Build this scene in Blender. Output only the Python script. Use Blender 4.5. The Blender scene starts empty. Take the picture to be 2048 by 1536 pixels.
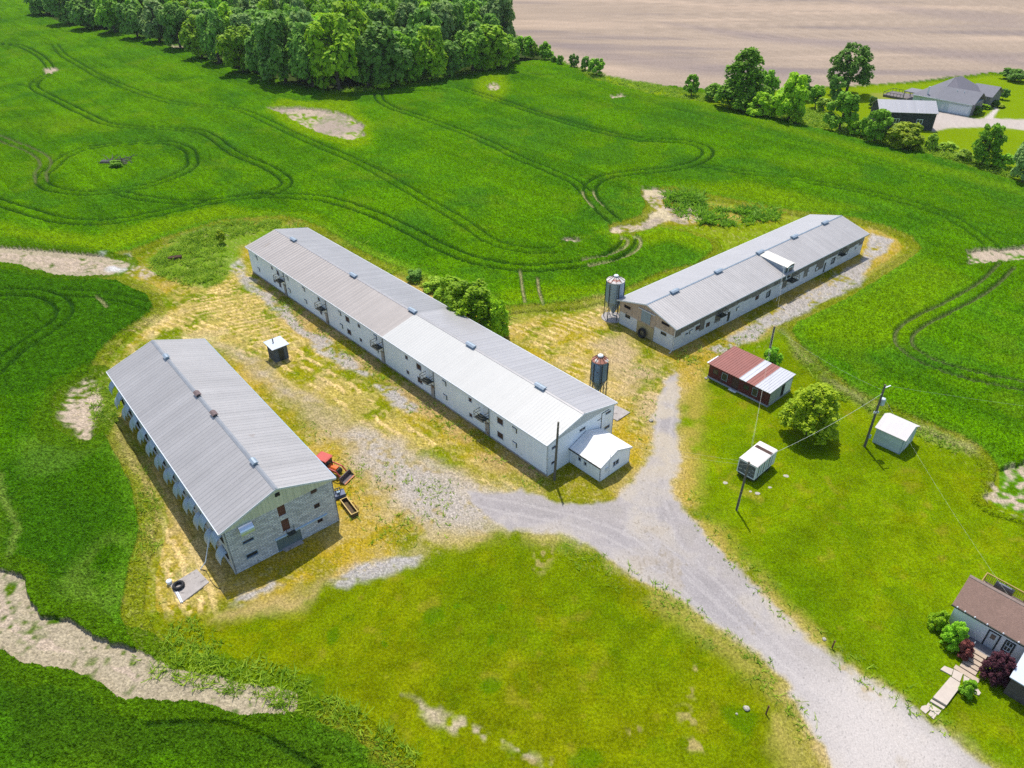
import bpy, math, random
import numpy as np
from mathutils import Matrix, Vector
R=math.radians
scn=bpy.context.scene
# ---------------- camera, world, sun, exposure ----------------
FP,PITCH,ROLL,H0=1470.37,0.6076051,-0.0031906,61.502
cp_,sp_=math.cos(PITCH),math.sin(PITCH)
_f=np.array([0,cp_,-sp_]); _u=np.array([0,sp_,cp_]); _x=np.array([1.,0,0])
CX=math.cos(ROLL)*_x+math.sin(ROLL)*_u; CU=-math.sin(ROLL)*_x+math.cos(ROLL)*_u; CF=_f
cam=bpy.data.cameras.new('camera'); camo=bpy.data.objects.new('camera',cam); scn.collection.objects.link(camo)
cam.sensor_width=36; cam.lens=FP/2048*36; cam.clip_end=9000; cam.clip_start=.5
camo.matrix_world=Matrix(((CX[0],CU[0],-CF[0],0),(CX[1],CU[1],-CF[1],0),(CX[2],CU[2],-CF[2],H0),(0,0,0,1)))
scn.camera=camo
SUN_EL,SUN_AZ=R(64.5),R(98.5)       # azimuth measured from +X
w=bpy.data.worlds.new('World'); scn.world=w; w.use_nodes=True
nt=w.node_tree; sky=nt.nodes.new('ShaderNodeTexSky'); sky.sky_type='NISHITA'; sky.sun_disc=False
sky.sun_elevation=SUN_EL; sky.sun_rotation=math.pi/2-SUN_AZ; sky.air_density=1.0; sky.dust_density=1.5; sky.ozone_density=1.0
nt.links.new(sky.outputs[0],nt.nodes['Background'].inputs[0]); nt.nodes['Background'].inputs[1].default_value=.15
sl=bpy.data.lights.new('sun','SUN'); sl.energy=3.6; sl.angle=R(.5); sl.color=(1,.94,.84)
so=bpy.data.objects.new('sun',sl); scn.collection.objects.link(so)
so.rotation_euler=Vector((math.cos(SUN_EL)*math.cos(SUN_AZ),math.cos(SUN_EL)*math.sin(SUN_AZ),math.sin(SUN_EL))).to_track_quat('Z','Y').to_euler()
scn.view_settings.view_transform='Standard'; scn.view_settings.look='None'; scn.view_settings.exposure=0.36; scn.view_settings.gamma=1
scn.cycles.use_denoising=False; scn.cycles.max_bounces=5; scn.cycles.diffuse_bounces=3; scn.cycles.transparent_max_bounces=4

# ---------------- helpers ----------------
def G(px,py,z=0.):
    d=CF+CX*(px-1024)/FP-CU*(py-768)/FP; t=(z-H0)/d[2]
    return Vector((d[0]*t,d[1]*t,z))
def Garr(pts):
    return np.array([G(*p)[:2] for p in pts])
def proj(P):
    d=np.array([P[0],P[1],P[2]-H0]); z=d@CF
    return 1024+FP*(d@CX)/z, 768-FP*(d@CU)/z, z
def props(o,label=None,cat=None,group=None,kind=None):
    if label: o['label']=label
    if cat: o['category']=cat
    if group: o['group']=group
    if kind: o['kind']=kind
    return o
def empty(name,loc,rz=0,label=None,cat=None,group=None):
    o=bpy.data.objects.new(name,None); scn.collection.objects.link(o); o.location=loc; o.rotation_euler=(0,0,rz); o.empty_display_size=.3
    return props(o,label,cat,group)
class MB:
    def __init__(s): s.v=[]; s.f=[]; s.m=[]
    def add(s,v,f,m=0):
        b=len(s.v); s.v+=[tuple(map(float,p)) for p in v]; s.f+=[tuple(i+b for i in q) for q in f]; s.m+=[m]*len(f); return s
    def box(s,x0,x1,y0,y1,z0,z1,m=0):
        if x0>x1: x0,x1=x1,x0
        if y0>y1: y0,y1=y1,y0
        if z0>z1: z0,z1=z1,z0
        return s.add([(x,y,z) for z in (z0,z1) for y in (y0,y1) for x in (x0,x1)],[(0,2,3,1),(4,5,7,6),(0,1,5,4),(2,6,7,3),(1,3,7,5),(0,4,6,2)],m)
    def bar(s,a,b,w,h=None,m=0):
        a=Vector(a); b=Vector(b); d=(b-a).normalized(); h=h or w
        up=Vector((0,0,1)) if abs(d.z)<.95 else Vector((1,0,0))
        r=d.cross(up).normalized()*w/2; u=r.cross(d).normalized()*h/2
        return s.add([a-r-u,a+r-u,a+r+u,a-r+u,b-r-u,b+r-u,b+r+u,b-r+u],[(0,1,2,3),(7,6,5,4),(0,4,5,1),(1,5,6,2),(2,6,7,3),(3,7,4,0)],m)
    def tube(s,pts,rad,n=8,m=0,cap=True):
        pts=[Vector(p) for p in pts]; rs=rad if isinstance(rad,(list,tuple)) else [rad]*len(pts); v=[];f=[]
        for i,p in enumerate(pts):
            d=(pts[min(i+1,len(pts)-1)]-pts[max(i-1,0)]).normalized()
            up=Vector((0,0,1)) if abs(d.z)<.9 else Vector((1,0,0))
            r=d.cross(up).normalized(); u=r.cross(d)
            for k in range(n):
                a=2*math.pi*k/n; v.append(p+(r*math.cos(a)+u*math.sin(a))*rs[i])
        for i in range(len(pts)-1):
            for k in range(n): f.append((i*n+k,i*n+(k+1)%n,(i+1)*n+(k+1)%n,(i+1)*n+k))
        if cap: f+= [tuple(range(n))[::-1], tuple((len(pts)-1)*n+k for k in range(n))]
        return s.add(v,f,m)
    def lathe(s,prof,n=16,c=(0,0,0),m=0):
        v=[];f=[]
        for r,z in prof:
            for k in range(n): a=2*math.pi*k/n; v.append((c[0]+r*math.cos(a),c[1]+r*math.sin(a),c[2]+z))
        for i in range(len(prof)-1):
            for k in range(n): f.append((i*n+k,i*n+(k+1)%n,(i+1)*n+(k+1)%n,(i+1)*n+k))
        if prof[0][0]>1e-4: f.append(tuple(range(n))[::-1])
        if prof[-1][0]>1e-4: f.append(tuple((len(prof)-1)*n+k for k in range(n)))
        return s.add(v,f,m)
    def prism(s,poly,axis,a,b,m=0):   # poly: 2D points; axis x: (y,z) extruded along x etc.
        n=len(poly)
        def P(p,t): return (t,p[0],p[1]) if axis=='x' else (p[0],t,p[1]) if axis=='y' else (p[0],p[1],t)
        v=[P(p,a) for p in poly]+[P(p,b) for p in poly]
        return s.add(v,[tuple(range(n))[::-1],tuple(range(n,2*n))]+[(i,(i+1)%n,(i+1)%n+n,i+n) for i in range(n)],m)
    def build(s,name,mats,parent=None,smooth=False,label=None,kind=None,fix=True):
        me=bpy.data.meshes.new(name); me.from_pydata(s.v,[],s.f)
        for m in (mats if isinstance(mats,(list,tuple)) else [mats]): me.materials.append(m)
        me.polygons.foreach_set('material_index',s.m)
        if smooth: me.polygons.foreach_set('use_smooth',[True]*len(s.f))
        if fix:
            import bmesh
            bm=bmesh.new(); bm.from_mesh(me); bmesh.ops.recalc_face_normals(bm,faces=bm.faces); bm.to_mesh(me); bm.free()
        o=bpy.data.objects.new(name,me); scn.collection.objects.link(o)
        if parent: o.parent=parent
        if label: o['label']=label
        if kind: o['kind']=kind
        return o

# numpy value noise
_rng=np.random.RandomState(7); _T=[_rng.rand(257,257) for _ in range(12)]
for t in _T: t[256]=t[0]; t[:,256]=t[:,0]
def vn(x,y,s,k=0,ry=None,ang=0.):
    if ang: c,q=math.cos(ang),math.sin(ang); x,y=x*c+y*q,-x*q+y*c
    x=x/s+k*17.3; y=y/(ry or s)+k*9.1; t=_T[k%12]
    xi=np.floor(x).astype(int); yi=np.floor(y).astype(int); fx=x-xi; fy=y-yi
    fx=fx*fx*(3-2*fx); fy=fy*fy*(3-2*fy); xi%=256; yi%=256
    return (t[xi,yi]*(1-fx)+t[xi+1,yi]*fx)*(1-fy)+(t[xi,yi+1]*(1-fx)+t[xi+1,yi+1]*fx)*fy
def fbm(x,y,s,k=0,o=4,**kw):
    r=0;a=.5;tot=0
    for i in range(o): r=r+a*vn(x,y,s/2**i,k+i,**({'ry':kw['ry']/2**i,'ang':kw['ang']} if kw else {})); tot+=a; a*=.55
    return r/tot
def ss(a,b,x): t=np.clip((x-a)/(b-a),0,1); return t*t*(3-2*t)
def smooth_line(P,n=6):
    P=np.asarray(P,float); out=[]
    for i in range(len(P)-1):
        p0=P[max(i-1,0)];p1=P[i];p2=P[i+1];p3=P[min(i+2,len(P)-1)]
        for k in range(n):
            t=k/n; out.append(.5*((2*p1)+(-p0+p2)*t+(2*p0-5*p1+4*p2-p3)*t*t+(-p0+3*p1-3*p2+p3)*t**3))
    out.append(P[-1]); return np.array(out)
def dist_line(L,X,Y,marg):
    D=np.full(X.shape,1e3)
    for i in range(len(L)-1):
        a,b=L[i],L[i+1]; x0,x1=sorted((a[0],b[0])); y0,y1=sorted((a[1],b[1]))
        I=np.nonzero((X>x0-marg)&(X<x1+marg)&(Y>y0-marg)&(Y<y1+marg))[0]
        if not len(I): continue
        px,py=X[I]-a[0],Y[I]-a[1]; d=b-a; t=np.clip((px*d[0]+py*d[1])/(d@d+1e-9),0,1)
        q=np.hypot(px-t*d[0],py-t*d[1]); D[I]=np.minimum(D[I],q)
    return D
def sdp(poly,X,Y,marg=8.):   # signed distance, >0 inside, clipped to marg
    x0,y0=poly.min(0)-marg; x1,y1=poly.max(0)+marg
    out=np.full(X.shape,-marg); I=np.nonzero((X>x0)&(X<x1)&(Y>y0)&(Y<y1))[0]
    if not len(I): return out
    x,y=X[I],Y[I]; ins=np.zeros(len(I),bool); n=len(poly)
    for i in range(n):
        a,b=poly[i],poly[(i+1)%n]
        if a[1]!=b[1]:
            c=((a[1]>y)!=(b[1]>y))&(x<(b[0]-a[0])*(y-a[1])/(b[1]-a[1])+a[0]); ins^=c
    D=dist_line(np.vstack([poly,poly[:1]]),x,y,marg); D=np.minimum(D,marg)
    out[I]=np.where(ins,D,-D); return out

# ---------------- materials ----------------
def mat(name,col,rough=.8,metal=0,spec=.3,noise=None,bump=None,stripe=None,rust=None,brick=None,var=.0):
    """noise=(scale,amount) value variation; stripe=(axis,scale,amount) ; rust=(scale,threshold,colour)"""
    m=bpy.data.materials.new(name); m.use_nodes=True; T=m.node_tree; N=T.nodes; L=T.links; b=N['Principled BSDF']
    b.inputs['Roughness'].default_value=rough; b.inputs['Metallic'].default_value=metal; b.inputs['Specular IOR Level'].default_value=spec
    tc=N.new('ShaderNodeTexCoord'); c=N.new('ShaderNodeRGB'); c.outputs[0].default_value=(*col,1); cur=c.outputs[0]
    def math_(op,a,bv):
        n=N.new('ShaderNodeMath'); n.operation=op
        for i,q in enumerate((a,bv)):
            if isinstance(q,(int,float)): n.inputs[i].default_value=q
            else: L.new(q,n.inputs[i])
        return n.outputs[0]
    def mul(cur,fac):
        n=N.new('ShaderNodeVectorMath'); n.operation='SCALE'; L.new(cur,n.inputs[0]); L.new(fac,n.inputs['Scale']); return n.outputs[0]
    if brick:
        br=N.new('ShaderNodeTexBrick'); br.inputs['Color1'].default_value=(*col,1); br.inputs['Color2'].default_value=(*[q*brick[3] for q in col],1)
        br.inputs['Mortar'].default_value=(*brick[4],1); br.inputs['Scale'].default_value=1; br.inputs['Brick Width'].default_value=brick[0]; br.inputs['Row Height'].default_value=brick[1]; br.inputs['Mortar Size'].default_value=brick[2]
        br.inputs['Mortar Smooth'].default_value=.3
        sx=N.new('ShaderNodeSeparateXYZ'); cb=N.new('ShaderNodeCombineXYZ'); L.new(tc.outputs['Object'],sx.inputs[0])
        L.new(math_('ADD',sx.outputs[0],sx.outputs[1]),cb.inputs[0]); L.new(sx.outputs[2],cb.inputs[1]); L.new(cb.outputs[0],br.inputs[0]); cur=br.outputs[0]
    if noise:
        for sc,am in ([noise] if not isinstance(noise,list) else noise):
            n=N.new('ShaderNodeTexNoise'); n.inputs['Scale'].default_value=sc; n.inputs['Detail'].default_value=5; n.inputs['Roughness'].default_value=.65; L.new(tc.outputs['Object'],n.inputs[0])
            f=math_('ADD',math_('MULTIPLY',math_('SUBTRACT',n.outputs[0],.5),am*2.6),1.0); cur=mul(cur,f)
    if stripe:
        for ax,sc,am in ([stripe] if not isinstance(stripe,list) else stripe):
            mp=N.new('ShaderNodeMapping'); v=[.03*sc]*3; v['xyz'.index(ax)]=sc; mp.inputs['Scale'].default_value=v; L.new(tc.outputs['Object'],mp.inputs[0])
            n=N.new('ShaderNodeTexNoise'); n.inputs['Scale'].default_value=1; n.inputs['Detail'].default_value=2; L.new(mp.outputs[0],n.inputs[0])
            f=math_('ADD',math_('MULTIPLY',math_('SUBTRACT',n.outputs[0],.5),am*2.6),1.0); cur=mul(cur,f)
    if rust:
        for (sc,th,rc) in ([rust] if not isinstance(rust,list) else rust):
            n=N.new('ShaderNodeTexNoise'); n.inputs['Scale'].default_value=sc; n.inputs['Detail'].default_value=6; n.inputs['Roughness'].default_value=.6; L.new(tc.outputs['Object'],n.inputs[0])
            rp=N.new('ShaderNodeMapRange'); rp.inputs[1].default_value=th; rp.inputs[2].default_value=th+.06; L.new(n.outputs[0],rp.inputs[0])
            mx=N.new('ShaderNodeMix'); mx.data_type='RGBA'; L.new(rp.outputs[0],mx.inputs[0]); L.new(cur,mx.inputs[6]); mx.inputs[7].default_value=(*rc,1); cur=mx.outputs[2]
    if var:
        oi=N.new('ShaderNodeObjectInfo'); cur=mul(cur,math_('ADD',math_('MULTIPLY',oi.outputs['Random'],var*2),1-var))
    L.new(cur,b.inputs['Base Color'])
    if bump:
        n=N.new('ShaderNodeTexNoise'); n.inputs['Scale'].default_value=bump[0]; n.inputs['Detail'].default_value=3; L.new(tc.outputs['Object'],n.inputs[0])
        bn=N.new('ShaderNodeBump'); bn.inputs['Strength'].default_value=bump[1]; bn.inputs['Distance'].default_value=.05; L.new(n.outputs[0],bn.inputs['Height']); L.new(bn.outputs[0],b.inputs['Normal'])
    return m
def ground_mat(name,sc,am,bscale,bstr,bdist=.1):
    m=bpy.data.materials.new(name); m.use_nodes=True; T=m.node_tree; N=T.nodes; L=T.links; b=N['Principled BSDF']
    b.inputs['Roughness'].default_value=.95; b.inputs['Specular IOR Level'].default_value=.0
    a=N.new('ShaderNodeAttribute'); a.attribute_name='alb'; tc=N.new('ShaderNodeTexCoord')
    n=N.new('ShaderNodeTexNoise'); n.inputs['Scale'].default_value=sc; n.inputs['Detail'].default_value=4; n.inputs['Roughness'].default_value=.7; L.new(tc.outputs['Object'],n.inputs[0])
    mr=N.new('ShaderNodeMapRange'); mr.inputs[1].default_value=.32; mr.inputs[2].default_value=.68; mr.inputs[3].default_value=1-am; mr.inputs[4].default_value=1+am; L.new(n.outputs[0],mr.inputs[0])
    s=N.new('ShaderNodeVectorMath'); s.operation='SCALE'; L.new(a.outputs['Color'],s.inputs[0]); L.new(mr.outputs[0],s.inputs['Scale']); L.new(s.outputs[0],b.inputs['Base Color'])
    n2=N.new('ShaderNodeTexNoise'); n2.inputs['Scale'].default_value=bscale; n2.inputs['Detail'].default_value=2; L.new(tc.outputs['Object'],n2.inputs[0])
    bn=N.new('ShaderNodeBump'); bn.inputs['Strength'].default_value=bstr; bn.inputs['Distance'].default_value=bdist; L.new(n2.outputs[0],bn.inputs['Height']); L.new(bn.outputs[0],b.inputs['Normal'])
    return m

# ---------------- ground, fields, drive: one sheet on a radial grid, split by what covers it ----------------
def ground():
    th=np.concatenate([np.radians(np.arange(-180,-56,6.)),np.arange(-.98,.98,.00165),np.radians(np.arange(57,181,6.))])
    rs=[.5,12,20]; r=26.
    while r<560: rs.append(r); r+=(r*r+H0*H0)/(735*H0)*1.0
    while r<7000: rs.append(r); r*=1.06
    rs=np.array(rs); nr,nth=len(rs),len(th)
    RR,TT=np.meshgrid(rs,th,indexing='ij'); X=(RR*np.sin(TT)).ravel(); Y=(RR*np.cos(TT)).ravel(); n=len(X)
    # domain-warped coordinates for natural edges
    wx=X+(fbm(X,Y,6,1)-.5)*3.2+(vn(X,Y,.7,4)-.5)*.5; wy=Y+(fbm(X,Y,6,2)-.5)*3.2+(vn(X,Y,.7,5)-.5)*.5
    sx=X+(fbm(X,Y,5,6)-.5)*.9; sy=Y+(fbm(X,Y,5,7)-.5)*.9      # slight warp (crop edges)
    alb=np.zeros((n,3))
    n1=fbm(X,Y,30,0); n2=fbm(X,Y,4,3); n3=vn(X,Y,.6,8); n4=fbm(X,Y,12,5); n5=vn(X,Y,.25,9)
    def lay(m,col,var=0.,nz=None):
        nonlocal alb
        m=np.clip(m,0,1)[:,None]; c=np.array(col)[None,:]*np.ones((n,1))
        if nz is not None: c=c*(1+var*(nz[:,None]-.5)*2)
        alb=alb*(1-m)+c*m
    def pm(pts,w_=.5,warp=1,marg=8.):
        P=Garr(pts); a,b=(wx,wy) if warp==1 else (sx,sy) if warp==0 else (X,Y)
        return ss(-w_,w_,sdp(P,a,b,marg))
    def blob(px,py,rx,ry=None,w_=.35):
        c=G(px,py); e=G(px+rx,py); rad=abs(e.x-c.x); e2=G(px,py-(ry or rx)); rady=abs(e2.y-c.y)
        q=np.hypot((wx-c.x)/rad,(wy-c.y)/rady); return ss(1+w_,1-w_,q)
    far=ss(120,420,Y)
    # --- crop base
    lay(np.ones(n),(.064,.172,.0008)); 
    lay(ss(.42,.6,n1)*.6,(.078,.192,.0005)); lay(ss(.5,.34,n4)*.5,(.030,.110,.003)); lay(ss(.42,.30,n1)*.4,(.036,.125,.008))
    lay(ss(.55,.72,n2)*.25,(.08,.19,.003)); alb*= (1+.30*(n3-.5)+.45*(n5-.5))[:,None]
    # lines of the sprayed rows: faint parallel combing in the crop
    comb=vn(X,Y,.5,2,ry=16,ang=.74); st2=fbm(X,Y,3.,5,ry=60,ang=.74,o=3); alb*=(1+.16*(comb-.5)+.5*(st2-.5))[:,None]; thin=ss(.60,.74,fbm(X,Y,8,8)); lay(thin*.45,(.105,.20,.004)); lay(ss(.62,.72,fbm(X,Y,14,2))*.35,(.028,.115,.010))
    lay(pm([(0,1285),(100,1300),(200,1340),(300,1370),(480,1395),(575,1410),(700,1440),(830,1540),(0,1540)],2)*.75,(.032,.080,.004))
    lay(pm([(0,930),(215,850),(300,1040),(260,1150),(180,1200),(0,1150)],2)*.7,(.026,.088,.002))
    lay(pm([(0,540),(240,570),(318,620),(200,740),(110,860),(0,900)],3)*.65,(.028,.100,.002))
    # lighter flanks
    lay(pm([(60,880),(150,860),(215,855),(200,900),(120,950),(60,960)],1.5)*.45,(.10,.20,.02))
    lay(pm([(120,1160),(230,1080),(290,1090),(300,1250),(330,1330),(240,1300),(170,1250)],2.)*.6*ss(.35,.6,n2),(.12,.20,.022))
    for p in (pm([(1230,470),(1400,450),(1480,470),(1440,520),(1330,480),(1240,500)],3),pm([(1330,380),(1640,440),(1720,420),(1500,370)],4)*.7,
              pm([(1580,640),(1640,600),(1840,520),(1930,560),(1800,700),(1600,690)],3.5)*.6, pm([(1200,470),(1300,440),(1380,470),(1300,490)],2),
              pm([(660,170),(700,190),(740,270),(720,300),(640,215)],3)*.8,pm([(560,200),(660,210),(740,245),(745,290),(700,300),(600,270),(530,225)],2.),
              blob(985,176,34,24),pm([(1170,135),(1500,230),(1700,290),(2048,380),(2048,395),(1700,305),(1400,215)],3)*.5,
              pm([(0,475),(220,515),(330,470),(440,440),(600,440),(680,480),(640,440),(440,415),(300,450),(200,480),(0,450)],2.5)*.8,
              pm([(0,255),(160,225),(240,260),(100,275)],8)*.25, pm([(1010,590),(1160,580),(1230,560),(1240,600),(1150,620),(1010,620)],2)*.8):
        lay(p*.9,(.145,.25,.001),.25,n3)
    # tractor tramlines
    CUT=np.zeros(n); BARE=np.zeros(n)
    def tram(pts,half=1.25,wd=.43,bare=0.,strength=1.):
        nonlocal CUT,BARE
        L=smooth_line(Garr(pts)); t=np.gradient(L,axis=0); t/=np.linalg.norm(t,axis=1)[:,None]+1e-9; nn=np.stack([-t[:,1],t[:,0]],1)
        for s in ((-1,1) if half else (0,)):
            D=dist_line(L+nn*half*s,sx*.35+X*.65,sy*.35+Y*.65,2.5); wv=wd*(1+np.clip(Y-140,0,300)/420)
            c=ss(wv*1.15,wv*.35,D)*strength; CUT=np.maximum(CUT,c); BARE=np.maximum(BARE,ss(wv*.9,wv*.3,D)*bare)
    tram([(386,325),(380,305),(345,290),(290,288),(222,293),(171,301),(130,318),(106,338),(87,354),(86,370),(115,384),(190,390),(290,376),(350,356),(382,338),(386,325)])
    tram([(-20,270),(20,287),(55,300),(84,316),(92,332),(82,350),(84,366)],bare=.3)
    tram([(-10,88),(40,94),(75,110),(95,128),(102,142)]); tram([(98,150),(72,166),(72,180),(110,200),(170,230),(215,250),(260,257),(330,260),(395,265),(430,280),(470,310),(530,335),(565,356),(574,370),(555,385),(500,397),(430,405),(370,408),(300,402),(240,390)])
    tram([(-20,180),(30,174),(70,166)],strength=.6)
    tram([(110,90),(125,110),(165,135),(200,155),(240,172),(307,197),(359,210),(410,214),(478,222),(530,243),(581,268),(640,295),(700,320),(760,350),(820,385),(870,415),(930,450),(980,485),(1050,505),(1110,505)],strength=.75)
    tram([(-20,402),(68,430),(137,446),(222,447),(307,433),(376,418),(440,405),(520,395),(600,397),(650,402),(700,415),(760,437),(830,470),(880,497),(950,525),(1040,540),(1130,536),(1200,524),(1240,505),(1256,487),(1253,470),(1232,448),(1196,415),(1180,390),(1185,372),(1210,358),(1260,350),(1330,343),(1380,333),(1408,320),(1415,305),(1395,293),(1350,285),(1290,283),(1230,272),(1170,258),(1080,230),(990,200),(925,180)],half=1.4,wd=.5)
    tram([(1248,475),(1268,482),(1262,500),(1225,518),(1172,528)],half=1.3,wd=.5,bare=.8); tram([(1256,478),(1240,452)],bare=.6); tram([(1176,385),(1180,398),(1196,415)],bare=.7)
    tram([(756,190),(762,204),(790,220),(850,240),(920,265),(980,290),(1040,320),(1100,345),(1150,368),(1172,388)])
    tram([(-20,196),(300,190),(700,192),(830,186),(920,176)][2:],strength=.6)
    tram([(1390,332),(1440,340),(1500,350),(1580,360),(1680,378),(1780,400),(1880,430),(1950,470),(2000,512)],strength=.75)
    tram([(2012,535),(1970,575),(1900,615),(1835,648),(1806,676),(1818,706),(1880,738),(1960,760),(2060,780)],bare=.25)
    tram([(-20,588),(70,591),(110,601),(130,620),(122,645),(75,680),(20,718),(-40,780)],half=1.25,wd=.42,bare=.0)
    tram([(120,590),(190,594),(260,606),(318,624)],half=1.1,wd=.3,strength=.8); tram([(196,598),(205,606),(214,618)],half=0,wd=.5,bare=.6)
    tram([(300,1458),(376,1453),(444,1453),(496,1467),(547,1491),(598,1518),(640,1545)],half=0,wd=.34,strength=.6)
    tram([(1000,165),(1060,152),(1120,152),(1180,167),(1250,190),(1330,212),(1420,236),(1520,262),(1700,310),(1900,370),(2060,420)],strength=.45)
    tram([(250,75),(330,100),(400,130),(480,160),(560,190),(620,205)],strength=.45)
    tram([(900,170),(1000,200),(1200,265),(1420,340)],strength=.3); tram([(1040,545),(1044,575),(1050,610)],half=0,wd=.4,bare=.8); tram([(1075,560),(1080,590),(1086,612)],half=0,wd=.4,bare=.8)
    tram([(60,1060),(20,1000),(12,1060),(8,1165)][1:],half=0,wd=.9,strength=.3)
    lay(CUT*.85,(.012,.045,.006)); lay(BARE*.9,(.36,.34,.16))
    lay(pm([(0,940),(14,960),(22,1020),(18,1160),(4,1165),(6,1040)],.5)*.8,(.14,.22,.03))
    crop=np.ones(n); hmul=np.ones(n)
    # --- the farm yard (everything mown or bare)
    YARD=[(-60,495),(100,507),(190,517),(270,508),(330,482),(400,460),(450,446),(560,438),(600,446),(640,462),(700,500),(760,530),(830,555),(900,590),(1000,622),(1080,618),(1150,614),(1215,600),(1250,590),(1330,552),(1400,535),(1435,505),(1425,482),(1380,466),(1320,455),(1262,468),(1228,468),(1226,455),(1290,436),(1300,415),(1288,384),(1345,380),(1420,395),(1560,425),(1620,432),(1700,440),(1765,458),(1815,478),(1830,498),(1800,525),(1740,562),(1690,592),(1640,618),(1585,645),(1572,665),(1590,700),(1640,745),(1700,788),(1760,820),(1840,852),(1900,875),(1950,905),(1978,940),(1975,975),(1960,1005),(1990,1025),(2120,1050),(2200,1600),(850,1600),(770,1500),(720,1455),(640,1425),(575,1410),(480,1395),(380,1385),(300,1370),(200,1338),(100,1300),(-60,1260),(-60,1160),(30,1190),(60,1250),(150,1290),(230,1318),(280,1335),(300,1300),(270,1230),(282,1130),(302,1050),(280,970),(240,892),(214,850),(170,882),(125,850),(116,805),(140,780),(190,750),(210,710),(250,670),(300,640),(320,615),(305,590),(240,560),(120,548),(60,530),(-60,515)]
    YP=Garr(YARD); ysd=sdp(YP,sx,sy,14); yard=ss(-.5,.5,ysd)
    crop*=ss(.9,-1.0,ysd); 
    fringe=ss(3,0,np.abs(ysd))
    lay(fringe*.5*(ysd<.2),(.10,.24,.01))
    lay(yard,(.33,.238,.016)); lay(yard*ss(.45,.62,n4)*.6,(.115,.16,.003)); lay(yard*ss(.48,.64,n2)*.6,(.38,.275,.085)); lay(yard*ss(.46,.32,n2)*.5,(.12,.15,.004)); lay(yard*ss(.6,.8,n5*.5+n3*.5)*.5,(.42,.34,.14))
    # mown straw with windrows
    STZ=np.zeros(n)
    def windrow(pts,th,gap,cov=.75,gr=(.10,.160,.001),soft=2.,w0=.45,base=.35):
        nonlocal STZ
        m=pm(pts,soft); a=math.radians(th); u=-X*math.sin(a)+Y*math.cos(a); v=X*math.cos(a)+Y*math.sin(a)
        u=u+(fbm(X,Y,9,6)-.5)*1.6+(vn(v,u,2.2,4)-.5)*.45+(n3-.5)*.5+(n5-.5)*.3; ph=np.cos(2*math.pi*u/gap)
        br=ss(.41,.60,vn(v,np.floor(u/gap+.5)*13.7,1.7,8)*.55+n2*.25+vn(X,Y,4,3)*.2+(cov-.75))
        row=ss(w0-.25,w0+.3,ph+(n5-.5)*.7)*br
        lay(m*base,(.215,.215,.004),.3,n5); lay(m*ss(.50,.66,n4*.5+n3*.5)*.45,gr,.2,n5); lay(m*.6*ss(.50,.38,n2),gr,.2,n5); lay(m*ss(.44,.6,vn(X,Y,3.1,7)*.6+n3*.4)*.55,(.47,.335,.11),.35,n5); lay(m*row*.92,(.56,.41,.17),.25,n5); lay(m*ss(.60,.70,n2)*.7,(.42,.32,.14),.3,n5); STZ=np.maximum(STZ,m*row)
    windrow([(338,600),(345,555),(420,505),(480,520),(560,620),(620,700),(560,740),(480,700),(300,690),(205,765),(222,715),(262,680),(318,640)],-30,1.5,soft=.8)
    windrow([(380,600),(470,550),(545,620),(600,690),(560,715),(480,690),(400,650)],28,1.25,.92,base=.6)
    windrow([(540,690),(640,690),(800,830),(900,890),(1000,960),(1060,985),(960,990),(860,950),(760,880),(640,800),(500,710)],-45,1.9,.80,soft=3,base=.8)
    windrow([(990,645),(1210,600),(1240,680),(1340,730),(1330,790),(1280,850),(1250,810),(1100,720),(1000,660)],-39,1.4,.78)
    windrow([(225,660),(330,628),(440,636),(540,700),(480,722),(420,668),(300,662),(236,712)],-27,1.3,.85)
    windrow([(225,840),(330,1000),(440,1180),(430,1230),(330,1220),(300,1120),(310,1040),(245,890)],125,1.5,.95,w0=.1,soft=1.2)
    lay(pm([(225,840),(245,840),(330,970),(470,1180),(440,1200),(330,1010)],.8)*.6*ss(.3,.5,n2),(.40,.29,.12),.3,n5)
    lay(pm([(500,545),(520,548),(1096,948),(1100,985),(1070,985),(800,800),(560,640)],1.)*.75*ss(.3,.5,n2),(.36,.25,.11),.3,n5)
    lay(pm([(700,850),(900,880),(1040,985),(900,1010),(780,960)],4)*.4*ss(.35,.6,n4),(.33,.255,.10),.3,n5)
    lay(pm([(215,760),(300,680),(420,665),(470,700),(300,670),(240,720),(212,800),(225,850),(205,845)],1.)*.6*ss(.35,.55,n2),(.42,.36,.17))
    lay(yard*ss(2.6,.3,ysd+(n2-.5)*2)*.8,(.10,.165,.002),.2,n3)
    # woods-side strip behind the long barn, light green weeds
    lay(pm([(640,455),(760,528),(860,570),(1010,640),(1000,600),(880,560),(700,490)],1.5)*.7,(.17,.29,.012))
    # west weeds
    lay(pm([(300,520),(350,480),(420,455),(560,445),(600,470),(490,490),(450,560),(400,580),(310,545)],1.5)*.8,(.10,.22,.01)); lay(pm([(370,470),(440,455),(500,465),(400,480)],1)*.5,(.4,.33,.22))
    LC=pm([(120,548),(240,560),(305,590),(322,615),(302,640),(250,672),(212,712),(192,750),(140,782),(0,800),(-60,800),(-60,540)],.4,0); lay(LC*ss(.15,-.35,ysd)*(1-.95*CUT)*(1-.9*BARE),(.034,.108,.002),.3,n3)
    # --- lawns
    lay(pm([(330,1240),(440,1240),(560,1200),(640,1160),(830,1130),(1000,1060),(1130,1085),(1250,1145),(1340,1200),(1500,1310),(1600,1420),(1640,1600),(850,1600),(720,1450),(600,1400),(440,1370),(330,1330)],1.5),(.132,.166,.001),.15,n2)
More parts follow.
